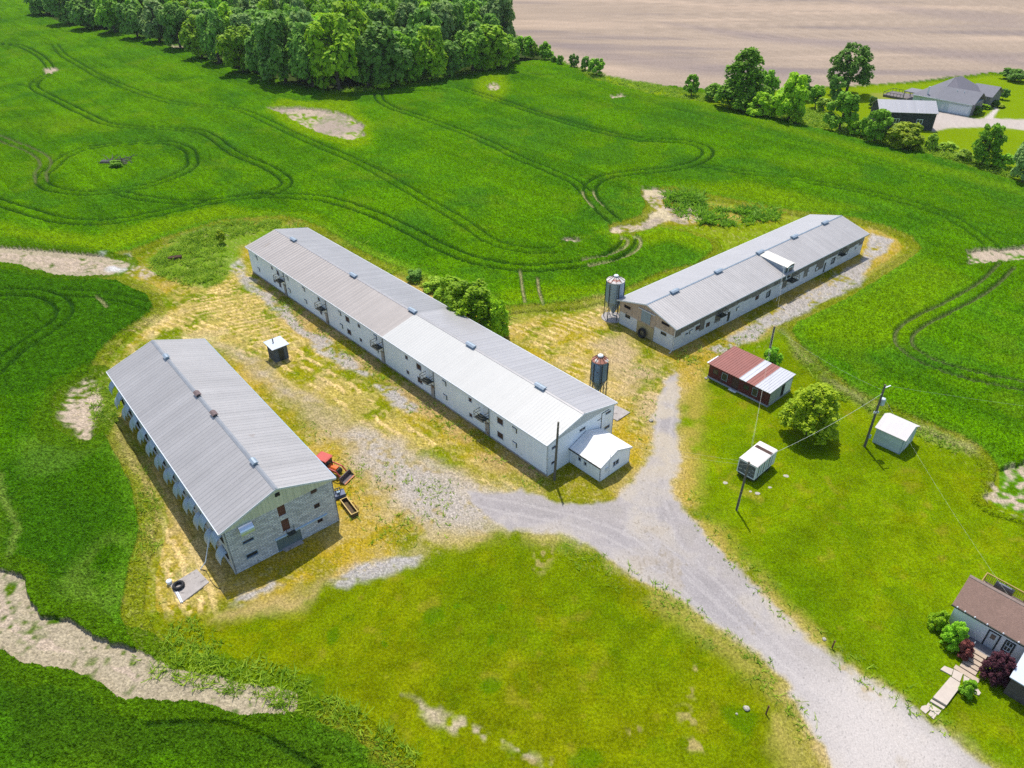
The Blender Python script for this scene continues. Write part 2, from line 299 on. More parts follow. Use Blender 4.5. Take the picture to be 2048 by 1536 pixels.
    lay(pm([(620,1180),(830,1110),(1000,1070),(1180,1110),(1330,1220),(1350,1400),(1000,1380),(700,1330),(640,1260)],6)*.6*ss(.4,.62,n4),(.072,.148,.001))
    lay(pm([(1360,800),(1450,700),(1560,660),(1600,710),(1700,790),(1900,880),(1975,950),(1960,1010),(2200,1060),(2200,1600),(2000,1540),(1800,1400),(1640,1290),(1480,1130),(1400,1030),(1370,900)],1.2),(.108,.184,.001),.15,n2)
    lay(pm([(1420,850),(1600,700),(1900,900),(2048,1100),(1900,1200),(1700,1250),(1480,1050)],6)*.5*ss(.5,.6,n4),(.135,.195,.001))
    ol=fbm(X,Y,3.2,9); mow=vn(X,Y,1.7,3,ry=40,ang=-.75)
    lawn=pm([(330,1240),(560,1200),(830,1130),(1000,1060),(1340,1200),(1500,1310),(1640,1600),(850,1600),(600,1400),(330,1330)],2)+pm([(1360,800),(1560,660),(1700,790),(1975,950),(2200,1060),(2200,1600),(2000,1540),(1640,1290),(1400,1030)],2)
    lay(lawn*ss(.56,.74,ol)*.38,(.18,.19,.002)); lay(lawn*ss(.60,.75,n1)*.25,(.18,.165,.003)); lay(lawn*ss(.42,.28,ol)*.5,(.060,.125,.001)); lay(lawn*ss(.45,.30,n4)*.35,(.055,.13,.001)); alb*=(1+.3*lawn*(mow-.5)+.35*lawn*(n5-.5)+.35*lawn*(vn(X,Y,1.1,10)-.5))[:,None]; lay(lawn*ss(.66,.80,vn(X,Y,.9,6)*.6+n2*.4)*.4,(.055,.125,.001)); lay(lawn*ss(.70,.84,vn(X,Y,1.3,7)*.6+ol*.4)*.4,(.24,.20,.02))
    for q in ((860,1223,20),(660,1272,16),(905,1200,8),(975,1350,20),(1180,1515,22),(1490,1440,30),(1400,1285,10),(1000,1213,8),(985,1272,8),(760,1290,9)): lay(blob(*q)*.7,(.035,.12,.001))
    for q in ((1850,1330,40,90),(1830,1240,30,50),(1600,1180,25,40),(1960,1400,40,30),(1480,900,30,30),(1700,1060,40,40)): lay(blob(*q,w_=.8)*.4,(.04,.12,.001))
    lay(pm([(1090,1040),(1170,1085),(1190,1100),(1110,1105)],.8)*.5,(.06,.17,.004))
    # lot round the far house
    lay(pm([(1160,140),(1215,152),(1350,180),(1420,190),(1600,180),(1840,165),(1985,150),(2400,165),(2400,480),(2048,368),(1930,328),(1830,302),(1760,290),(1640,258),(1500,226),(1400,205),(1300,188),(1180,158)],1.5),(.155,.235,.002),.15,n4)
    lot=sdp(Garr([(1160,140),(1215,152),(1350,180),(1420,190),(1600,180),(1840,165),(1985,150),(2400,165),(2400,480),(2048,368),(1930,328),(1830,302),(1760,290),(1640,258),(1500,226),(1400,205),(1300,188),(1180,158)]),wx,wy,10)
    crop*=ss(.5,-.8,lot)
    lay(pm([(1500,225),(1640,215),(1700,250),(1830,290),(1930,300),(2048,330),(2048,368),(1830,302),(1640,258)],3)*.5*ss(.4,.6,n2),(.20,.30,.02))
    # tilled field
    TL=[(976,-60),(985,0),(1010,30),(1030,70),(1080,100),(1110,118),(1160,138),(1205,150),(1300,168),(1380,178),(1500,182),(1600,178),(1760,168),(1840,162),(1900,155),(1985,146),(2500,150),(9000,-100),(9000,-235),(900,-235)]
    tsd=sdp(Garr(TL),wx,wy,10); till=ss(-.6,.6,tsd); crop*=ss(.3,-.6,tsd)
    lay(till,(.325,.255,.195),.06,n4); 
    bands=fbm(X,Y,150,4,ry=24,ang=-.10,o=4); lay(till*ss(.53,.70,bands)*.85,(.215,.175,.16)); lay(till*ss(.44,.30,bands)*.6,(.46,.35,.26))
    lay(till*(pm([(1100,85),(1350,120),(1600,140),(1640,165),(1400,150),(1200,120)],7)*.5+pm([(1330,45),(1600,75),(2048,110),(2100,140),(1800,105),(1500,80)],9)*.6+pm([(1700,5),(2060,30),(2060,60),(1800,25)],14)*.5),(.21,.17,.165))
    rows=vn(X,Y,1.3,2,ry=200,ang=-1.48); alb*=(1+.10*till*(rows-.5)*2)[:,None]
    # floor of the wood
    WD=[(-400,-60),(40,-30),(75,18),(110,40),(200,58),(300,75),(370,92),(400,112),(460,132),(520,150),(600,167),(660,182),(720,180),(830,162),(940,142),(1030,125),(1100,118),(1030,70),(985,0),(976,-60),(900,-235),(-4000,-235)]
    wsd=sdp(Garr(WD),wx,wy,10); wood=ss(-1,1,wsd); crop*=ss(0,-1.5,wsd); lay(wood,(.04,.06,.015),.4,n2)
    # --- bare soil
    SOIL=(.385,.31,.235)
    soils=[[(-60,498),(100,508),(190,518),(250,530),(215,548),(120,548),(60,530),(-60,515)],
      [(-60,1150),(0,1161),(34,1171),(50,1218),(76,1251),(126,1262),(164,1289),(205,1315),(273,1317),(308,1336),(326,1354),(410,1365),(478,1382),(547,1390),(582,1404),(580,1414),(489,1414),(410,1395),(342,1384),(253,1376),(205,1354),(137,1326),(68,1313),(27,1289),(0,1276),(-60,1262)],
      [(180,758),(198,770),(192,830),(172,882),(150,872),(124,842),(118,808),(138,782)],
      [(535,217),(600,217),(660,222),(700,232),(730,255),(732,275),(700,285),(660,276),(620,262),(590,245)],
      [(1288,380),(1345,383),(1332,400),(1330,412),(1400,418),(1432,424),(1405,440),(1380,452),(1340,442),(1300,458),(1262,466),(1228,466),(1230,455),(1290,440),(1310,420),(1290,400)],
      [(1925,505),(2060,498),(2060,526),(1990,528),(1935,532)],[(1968,992),(1990,945),(2060,930),(2060,1045),(2010,1035),(1970,1018)],
      [(798,1400),(840,1408),(900,1425),(950,1440),(1040,1475),(1110,1505),(1090,1508),(1000,1475),(900,1445),(850,1425)],
      [(1135,478),(1150,480),(1168,486),(1150,490),(1130,486)],[(972,175),(985,168),(1003,175),(990,185),(975,183)],[(335,94),(365,93),(372,97),(345,98)],[(424,124),(442,126),(436,131),(426,129)],[(88,138),(112,136),(116,145),(96,148)],[(1215,192),(1240,190),(1247,197),(1225,198)],
      [(213,520),(260,525),(320,545),(300,560),(240,545)]]
    for i in (0,1,2): lay(ss(-3.4,-1.8,sdp(Garr(soils[i]),wx,wy,8))*.85,(.055,.125,.002),.2,n3)
    for i,s in enumerate(soils):
        m=pm(s,.45,1) if i not in (0,1) else ss(-.4,.15,sdp(Garr(s),wx*.5+sx*.5,wy*.5+sy*.5,8)); th_=.30 if i in(0,1) else .40
        if i==6: th_=.5
        if i==7: th_=.48
        if i==14: th_=.55
        lay(m*ss(th_-.1,th_+.1,n2*.6+n3*.4),SOIL,.12,n3)
        crop=np.maximum(crop*(1-ss(.3,.7,m)),0)
        if i in (3,4): lay(m*ss(.5,.6,n4)*.6,(.27,.22,.19))
    lay(pm(soils[4],.4)*ss(.45,.6,n2)*.8,(.5,.42,.26)); lay(pm([(205,510),(270,515),(290,545),(210,548)],1)*ss(.5,.62,n2)*.8,(.5,.5,.5))
    # --- gravel
    GR=(.345,.317,.302)
    DRV=[(1700,1600),(1668,1536),(1645,1480),(1605,1410),(1560,1350),(1500,1300),(1430,1252),(1340,1188),(1250,1138),(1190,1098),(1130,1078),(1060,1064),(1000,1045),(955,1015),(925,975),(980,978),(1040,988),(1100,1003),(1160,1003),(1230,997),(1268,977),(1292,930),(1310,860),(1318,800),(1326,760),(1348,745),(1358,790),(1356,870),(1352,930),(1352,990),(1400,1052),(1450,1112),(1500,1162),(1560,1222),(1630,1290),(1700,1340),(1800,1402),(1900,1472),(1985,1536),(2060,1600)]
    dm=pm(DRV,.5); 
    verge=pm([(x,y) for x,y in DRV],1.6,1)
    lay(pm([(1240,1120),(1100,1075),(990,1055),(840,1075),(850,1100),(1000,1075),(1140,1100),(1350,1215),(1560,1370),(1640,1600),(1580,1600),(1520,1370),(1330,1230),(1240,1160)],1.8)*.6*ss(.35,.6,n2),(.40,.30,.10))
    lay(pm([(1345,740),(1400,700),(1410,790),(1400,900),(1410,1010),(1500,1130),(1640,1270),(1720,1340),(1620,1290),(1480,1150),(1350,1010),(1355,870)],1.6)*.75*ss(.3,.55,n2),(.36,.26,.06))
    lane=pm([(1000,1050),(900,1050),(820,1040),(740,980),(690,900),(640,860),(560,790),(480,722),(440,690),(475,692),(540,745),(620,805),(700,848),(780,880),(850,918),(930,955),(1000,985)],2)
    lay(lane*.75,(.36,.285,.18),.15,n3)
    lay(lane*ss(.42,.62,n2)*.75,(.345,.295,.235),.1,n5); lay(pm([(760,1000),(830,960),(900,960),(960,1040),(860,1100),(760,1110)],3)*.6*ss(.4,.6,n2),(.38,.31,.2))
    for s,a in (([(478,518),(500,560),(560,608),(620,655),(700,710),(745,745),(728,752),(640,700),(590,655),(530,608),(478,560),(455,530)],.8),([(745,765),(800,780),(835,822),(815,828),(770,800)],.9),
        ([(1745,468),(1792,480),(1785,505),(1748,520),(1735,545),(1728,562),(1700,580),(1640,604),(1590,632),(1540,655),(1500,677),(1440,707),(1420,700),(1500,652),(1560,612),(1620,582),(1680,548),(1722,525),(1735,500)],.9),
        ([(650,1168),(700,1132),(790,1118),(833,1113),(812,1137),(740,1162),(690,1176)],.95),([(445,1226),(480,1195),(560,1163),(572,1168),(520,1200),(450,1228)],.9)):
        lay(pm(s,.5)*a*ss(.30,.48,n2*.7+n3*.3),(.34,.318,.31),.12,n5)
    lay(pm([(1190,690),(1235,665),(1300,715),(1352,740),(1335,800),(1305,860),(1265,800),(1200,730)],2)*.65*ss(.3,.55,n2),(.38,.29,.18))
    lay(pm([(620,1180),(660,1150),(700,1128),(640,1170),(600,1210),(440,1250),(430,1240),(560,1190)],1)*.7,(.44,.30,.15))
    lay(pm([(1010,985),(1000,1045),(930,1050),(850,1040),(790,1000),(740,930),(700,870),(740,860),(800,900),(880,945),(940,965)],2.5)*ss(.28,.5,n2*.6+n3*.4)*.85,(.35,.315,.285),.12,n5)
    lay(dm*(.9+.1*ss(.3,.5,n2)),GR,.08,n5); lay(dm*ss(.48,.62,n4)*.35,(.345,.315,.31)); lay(dm*ss(.52,.40,n2)*.3,(.25,.225,.235))
    for cl,wb in (([(1335,770),(1330,860),(1322,950),(1320,1010),(1360,1100),(1430,1180),(1520,1270),(1620,1360),(1740,1460),(1860,1580)],1.0),([(960,1000),(1060,1025),(1160,1045),(1260,1085),(1350,1150),(1440,1235),(1540,1325),(1640,1410),(1760,1530),(1800,1580)],.8)):
        D=dist_line(smooth_line(Garr(cl)),X*.6+wx*.4,Y*.6+wy*.4,5.); brk=ss(.3,.55,fbm(X,Y,7,9)); lay(dm*ss(2.1,.8,D)*.42*brk*wb,(.245,.228,.235),.1,n5); lay(dm*(ss(.35,.1,np.abs(D-.85)))*.45*brk,(.40,.37,.355)); lay(dm*ss(2.2,3.2,D)*ss(.45,.65,n2)*.4,(.42,.37,.30))
    lay(dm*ss(.70,.78,n5*.5+n2*.5)*.6,(.20,.17,.13)); lay(verge*ss(.9,.6,dm)*.5*ss(.3,.5,n2),(.5,.41,.28))
    lay(dm*pm([(1500,1300),(1700,1345),(1900,1470),(2000,1600),(1700,1600),(1600,1400)],4)*.85,(.47,.43,.40))
    lay(dm*pm([(1240,1090),(1330,1120),(1600,1350),(1680,1430),(1600,1390),(1400,1230)],2.5)*.15,(.27,.26,.28))
    lay(dm*pm([(1290,760),(1360,740),(1360,960),(1290,960)],2)*.6*ss(.35,.6,n2),(.42,.36,.27)); lay(dm*ss(.70,.78,n2)*.3,(.36,.30,.22))
    for q in ((1675,1330,10),(1690,1345,7),(1720,1375,9),(1745,1385,6),(1380,1395,8,12),(1380,1345,7,10),(1385,1440,26,14),(1395,1495,22,14),(1265,1460,12,8),(1085,1110,14,22),(1640,1500,14,30),(1400,1495,20,12),(960,1070,26,14),(1075,1498,40,6)): lay(blob(*q,w_=.6)*ss(.42,.6,n3)*.65,(.36,.27,.12))
    lay(pm([(1443,967),(1460,950),(1500,940),(1535,985),(1510,1005),(1490,1000)],.4)*.6*ss(.35,.55,n2),(.30,.25,.03))
    lay(blob(380,1130,22,60)*.4,(.5,.4,.2))
    lay(pm([(1560,660),(1600,710),(1680,775),(1740,812),(1840,850),(1940,900),(1940,912),(1830,862),(1730,822),(1660,775),(1590,715)],1)*.4*ss(.4,.6,n2),(.42,.36,.2))
    lay(pm([(1235,475),(1290,458),(1400,452),(1560,438),(1640,431),(1640,440),(1520,488),(1400,545),(1330,578),(1245,606),(1225,600),(1330,552),(1400,535),(1435,505),(1425,482),(1380,466),(1320,455),(1262,468)],1.2)*.85,(.135,.215,.002),.3,n3)
    lay(pm([(1335,398),(1420,398),(1560,428),(1620,432),(1560,442),(1440,425)],1.)*.6,(.15,.22,.01),.3,n3)
    lay(pm([(1000,628),(1080,618),(1215,602),(1215,612),(1080,640),(1005,650)],1)*.6*ss(.4,.6,n2),(.14,.20,.003))
    near=ss(330,70,np.hypot(X,Y)); rnd=_rng.rand(n)-.5; rn2=_rng.rand(n)
    lay(yard*np.clip(lawn,0,1)*.18,(.17,.20,.001)); alb*=(1+near*rnd*(.75*np.clip(crop,0,1)+(1-crop)*(1-dm)*(.30+.2*yard*(1-np.clip(lawn,0,1)))+dm*.12))[:,None]
    lay(near*yard*(1-dm)*(1-np.clip(lawn,0,1))*(rn2>.92)*.35,(.10,.12,.004)); lay(near*yard*(1-dm)*(1-np.clip(lawn,0,1))*(rn2<.05)*.35,(.52,.41,.22)); lay(dm*near*(rn2>.975)*.4,(.5,.48,.45)); lay(dm*near*(rn2<.02)*.45,(.16,.15,.14))
    # farm pads: house drive at top right
    hd=pm([(1868,222),(1905,222),(1950,238),(1975,236),(2060,240),(2500,262),(2500,278),(2060,262),(1980,254),(1900,256),(1866,264),(1862,258)],.6,0); lay(hd,(.42,.37,.33),.08,n5)
    lay(pm([(1968,236),(1990,218),(1980,206),(1988,206),(1998,220),(1985,238)],.3,0),(.5,.45,.42)); lay(pm([(1740,187),(1870,180),(1880,196),(1750,200)],1)*.4,(.3,.24,.1))
    # heights
    crop=np.clip(crop,0,1); hcrop=.62
    Z=crop*hcrop*(1-CUT*.85)+crop*(.22*(n3-.5)+.20*(n5-.5)+.35*(n1-.5)*.3)+.10*STZ*(1-crop)+ (1-crop)*(.05*(n5-.5)+.05*(n3-.5))*(1-dm*.8)*(1-till*.3)
    Z+=crop*_rng.uniform(-.07,.07,n)+(1-crop)*(1-dm)*yard*_rng.uniform(-.02,.02,n)
    # ditch beside the lower channel
    D=dist_line(smooth_line(Garr([(820,1400),(900,1425),(1000,1462),(1100,1490),(1200,1497),(1300,1480)])),X,Y,4); Z-=.25*ss(1.6,.2,D)
    Z=np.where(np.hypot(X,Y)<25.5,0,Z)
    # classes per face
    me_i=np.arange(n).reshape(nr,nth); a=me_i[:-1,:-1].ravel(); b=me_i[:-1,1:].ravel(); c=me_i[1:,1:].ravel(); d=me_i[1:,:-1].ravel()
    F=np.stack([a,b,c,d],1); fm=lambda q: q[F].mean(1)
    fc=fm(crop); cls=np.where(fm(till)>.5,2,np.where(fc>.12,1,np.where((fm(dm)>.5)|(fm(hd)>.5),3,np.where(fm(wood)>.5,4,0))))
    mats={0:('ground',ground_mat('mown grass and soil',4.,.42,9,.8,.08)),1:('crop_field',ground_mat('green crop',4.0,.7,6,1.0,.3)),2:('tilled_field',ground_mat('tilled soil',1.2,.18,3,.6,.1)),3:('gravel_drive',ground_mat('pale gravel',6,.16,14,.5,.03)),4:('woodland_floor',ground_mat('leaf litter',2,.3,3,.5,.1))}
    P=np.stack([X,Y,Z],1)
    for k,(name,m) in mats.items():
        f=F[cls==k]; used=np.unique(f); remap=np.full(n,-1); remap[used]=np.arange(len(used)); f=remap[f]
        me=bpy.data.meshes.new(name); me.vertices.add(len(used)); me.vertices.foreach_set('co',P[used].ravel()); me.loops.add(f.size); me.loops.foreach_set('vertex_index',f[:,::-1].ravel().astype(np.int32))
        me.polygons.add(len(f)); me.polygons.foreach_set('loop_start',np.arange(0,f.size,4,dtype=np.int32)); me.update(calc_edges=True)
        me.polygons.foreach_set('use_smooth',np.ones(len(f),bool))
        at=me.color_attributes.new('alb','FLOAT_COLOR','POINT'); at.data.foreach_set('color',np.concatenate([np.clip(alb[used],0,1),np.ones((len(used),1))],1).ravel())
        me.materials.append(m); o=bpy.data.objects.new(name,me); scn.collection.objects.link(o); me.validate()
        if k==1: props(o,'dense green cereal crop with curving tractor tramlines around the farmyard','crop',kind='stuff')
        else: o['kind']='structure'
ground()
def haze():
    m=bpy.data.materials.new('haze'); m.use_nodes=True; N=m.node_tree.nodes; N.remove(N['Principled BSDF']); v=N.new('ShaderNodeVolumePrincipled'); v.inputs['Density'].default_value=.00006; v.inputs['Color'].default_value=(.86,.93,1,1); v.inputs['Anisotropy'].default_value=.2
    m.node_tree.links.new(v.outputs[0],N['Material Output'].inputs['Volume']); o=MB().box(-7500,7500,-7500,7500,-1.6,66).build('haze',m); o['kind']='stuff'; props(o,'thin pale summer haze over the whole farm','haze')
haze()

# ---------------- shared materials ----------------
M={}
M['glass']=mat('window glass',(.03,.035,.045),rough=.12,spec=.6)
M['dark']=mat('dark opening',(.02,.018,.016),rough=.9)
M['brownboard']=mat('weathered brown boarding',(.075,.045,.035),rough=.85,noise=(3,.35))
M['steel_dark']=mat('dark weathered steel',(.045,.05,.04),rough=.6,noise=(6,.3))
M['galv']=mat('galvanised steel',(.30,.36,.42),rough=.42,metal=.35,noise=(2.5,.22),stripe=('x',9,.15))
M['whitemetal']=mat('white painted metal',(.68,.72,.76),rough=.5,noise=(3,.08))
M['trim']=mat('white trim',(.6,.64,.68),rough=.6,noise=(2,.1))
M['concrete']=mat('old concrete',(.36,.33,.31),rough=.95,noise=[(1.2,.3),(9,.15)],rust=(1.6,.6,(.2,.18,.17)))
M['pole']=mat('weathered pole wood',(.13,.12,.095),rough=.9,noise=(4,.3),stripe=('z',.4,.2))
M['rust']=mat('rust',(.16,.05,.03),rough=.85,noise=(4,.4))
M['rubber']=mat('black tyre rubber',(.022,.022,.025),rough=.8,noise=(5,.3))
M['ventmetal']=mat('blue grey vent metal',(.26,.36,.46),rough=.5,metal=.2,noise=(4,.2))

# ---------------- building toolkit (local frame: x along the length, -y to the right side) ----------------
class Bld:
    def __init__(s,name,x,y,yaw,L,W,he,hr,oh,og,label,cat='barn'):
        s.e=empty(name,(x,y,0),yaw,label,cat); s.L,s.W,s.he,s.hr,s.oh,s.og=L,W,he,hr,oh,og; s.sl=(hr-he)/(W/2)
    def wall_face(s,mb,face,holes,z0=0.,z1=None,m=0,th=.16):
        z1=z1 or s.he; Lf=s.L if face in 'LR' else s.W
        us=sorted({0.,Lf}|{h[0] for h in holes}|{h[1] for h in holes}); zs=sorted({z0,z1}|{min(max(h[2],z0),z1) for h in holes}|{min(max(h[3],z0),z1) for h in holes})
        for a,b in zip(us,us[1:]):
            run=None
            for c,d in zip(zs,zs[1:]):
                hole=any(h[0]-1e-6<=a and b<=h[1]+1e-6 and h[2]-1e-6<=c and d<=h[3]+1e-6 for h in holes)
                if not hole: s.slab(mb,face,a,b,c,d,-th,0,m)
    def slab(s,mb,face,u0,u1,z0,z1,o0,o1,m=0):   # o = outward offset
        if face=='L': mb.box(u0,u1,o0,o1,z0,z1,m)
        if face=='R': mb.box(u0,u1,-s.W-o1,-s.W-o0,z0,z1,m)
        if face=='N': mb.box(-o1,-o0,-u1,-u0,z0,z1,m)
        if face=='F': mb.box(s.L+o0,s.L+o1,-u1,-u0,z0,z1,m)
    def piece(s,name,face,u0,u1,z0,z1,o0,o1,m,parent=None,label=None):
        mb=MB(); s.slab(mb,face,u0,u1,z0,z1,o0,o1); return mb.build(name,m,parent or s.e,label=label)
    def window(s,face,u0,u1,z0,z1,frame=.07,glass='glass',fm='trim',name='window',mull=0,recess=.10,label=None):
        mb=MB()
        for a in ((u0,u1,z0,z0+frame),(u0,u1,z1-frame,z1),(u0,u0+frame,z0+frame,z1-frame),(u1-frame,u1,z0+frame,z1-frame)): s.slab(mb,face,*a,-.12,.035)
        for k in range(mull): c=u0+(u1-u0)*(k+1)/(mull+1); s.slab(mb,face,c-.03,c+.03,z0+frame,z1-frame,-.12,.01)
        f=mb.build(name,M[fm],s.e,label=label); s.piece('pane',face,u0+frame,u1-frame,z0+frame,z1-frame,-recess-.03,-recess,M[glass],f); return f
    def walls(s,d,m,z1=None):
        for f,h in d.items(): mb=MB(); s.wall_face(mb,f,h,z1=z1 if f in 'NF' or z1==4.38 else None); mb.build('wall' if f in 'LR' else 'end_wall',m,s.e)
    def gables(s,mb,m=0,z=None,th=.16,faces='NF'):
        z=z or s.he
        for f in faces:
            x0,x1=((0,th) if f=='N' else (s.L-th,s.L)); mb.prism([(0,z),(-s.W,z),(-s.W/2,s.hr+(z-s.he))],'x',x0,x1,m)
    def roof(s,x0,x1,side,mt,name='roof',pitch=.76,rib=.045,th=.10,label=None,lift=0.,parent=None,trim=None):
        y_e=(s.oh if side=='L' else -s.W-s.oh); y_r=-s.W/2; ze=s.he-s.sl*s.oh+.06+lift; zr=s.hr+.06+lift
        mb=MB(); mb.prism([(y_e,ze-th),(y_e,ze),(y_r,zr),(y_r,zr-th)],'x',x0,x1)
        n=int((x1-x0)/pitch); p=(x1-x0)/n; v=[];prof=[]
        for i in range(n):
            for q,h in ((0,0),(.68,0),(.76,1),(.9,1),(.98,0)): prof.append((x0+(i+q)*p,h*rib))
        prof.append((x1,0)); e=.012
        dy=y_r-y_e
        for a,h in prof: v+= [(a,y_e,ze+h+e),(a,y_r,zr+h+e)]
        mb.add(v,[(2*i,2*i+2,2*i+3,2*i+1) for i in range(len(prof)-1)],0)
        return mb.build(name,mt,parent or s.e,label=label,fix=False)
    def cap(s,x0,x1,mt,w_=.35,name='ridge_cap'):
        mb=MB(); z=s.hr+.06; y=-s.W/2; mb.prism([(y+w_,z-s.sl*w_+.06),(y,z+.10),(y-w_,z-s.sl*w_+.06),(y-w_,z-s.sl*w_-.02),(y,z-.03),(y+w_,z-s.sl*w_-.02)],'x',x0,x1); return mb.build(name,mt,s.e)
    def gutter(s,side,mt,name='eave_trim'):
        y=(s.oh if side=='L' else -s.W-s.oh); d=1 if side=='L' else -1; ze=s.he-s.sl*s.oh
        mb=MB(); mb.box(-s.og,s.L+s.og,y+d*.005,y+d*.09,ze-.10,ze+.075); return mb.build(name,mt,s.e)
    def barge(s,mt,faces='NF'):
        for f in faces:
            x=(-s.og if f=='N' else s.L+s.og); d=(-1 if f=='N' else 1); ze=s.he-s.sl*s.oh
            mb=MB(); 
            for q in (1,-1):
                y=-s.W/2+q*(s.W/2+s.oh); mb.add([(x+d*.004,y,ze-.16),(x+d*.004,y,ze+.08),(x+d*.004,-s.W/2,s.hr+.10),(x+d*.004,-s.W/2,s.hr-.14),(x+d*.05,y,ze-.16),(x+d*.05,y,ze+.08),(x+d*.05,-s.W/2,s.hr+.10),(x+d*.05,-s.W/2,s.hr-.14)],[(0,1,2,3),(4,5,6,7),(0,1,5,4),(3,2,6,7),(1,2,6,5),(0,3,7,4)])
            mb.build('barge_board',mt,s.e)
    def ridge_vent(s,x,mt,lw=(1.5,.55),h=.42,label=None,brown=False):
        mb=MB(); z=s.hr+.05; y=-s.W/2; a,b=lw[0]/2,lw[1]/2
        mb.box(x-a,x+a,y-b,y+b,z-.15,z+h*.55); o=mb.build('ridge_vent',M['steel_dark'] if brown else M['ventmetal'],s.e,label=label)
        mb=MB(); mb.prism([(y-b-.14,z+h*.6),(y-b*.5,z+h),(y+b*.5,z+h),(y+b+.14,z+h*.6)],'x',x-a-.12,x+a+.12); mb.build('vent_cap',mt,o)
    def fan_box(s,face,u,z,w_=.62,h=.62):
        mb=MB(); s.slab(mb,face,u-w_/2,u+w_/2,z-h/2,z+h/2,.04,.14); o=mb.build('wall_vent',M['whitemetal'],s.e)
        mb=MB(); s.slab(mb,face,u-w_/2-.13,u+w_/2+.10,z-h/2-.05,z+h/2+.08,.003,.038); mb.build('vent_surround',M['steel_dark'],o)
    def landing(s,face,u,z,w_=1.7,d=1.15,r=1.0,post=True):
        mb=MB(); s.slab(mb,face,u-w_/2,u+w_/2,z-.06,z,.03,d)
        for k in range(9): s.slab(mb,face,u-w_/2,u+w_/2,z,z+.012,.05+k*d/9,.05+k*d/9+d/16)
        o=mb.build('landing',M['steel_dark'],s.e); mb=MB()
        t=.055
        for uu in (u-w_/2,u+w_/2-t):
            for oo in (d-t,): s.slab(mb,face,uu,uu+t,z,z+r,oo,oo+t)
            s.slab(mb,face,uu,uu+t,z+r-t,z+r,.03,d-t); s.slab(mb,face,uu,uu+t,z+r*.5,z+r*.5+.035,.03,d-t)
        s.slab(mb,face,u-w_/2+t,u+w_/2-t,z+r-t,z+r,d-t,d); s.slab(mb,face,u-w_/2+t,u+w_/2-t,z+r*.5,z+r*.5+.035,d-t,d); s.slab(mb,face,u-.03,u+.03,z,z+r-t,d-t,d-.01)
        mb.build('railing',M['steel_dark'],o)
        def P(uu,oo,zz):
            return {'L':(uu,oo,zz),'R':(uu,-s.W-oo,zz),'N':(-oo,-uu,zz)}[face]
        for uu in (u-w_/2+.1,u+w_/2-.1): MB().bar(P(uu,.02,z-.9),P(uu,d-.1,z-.07),.05).build('bracket',M['steel_dark'],o)
        return o

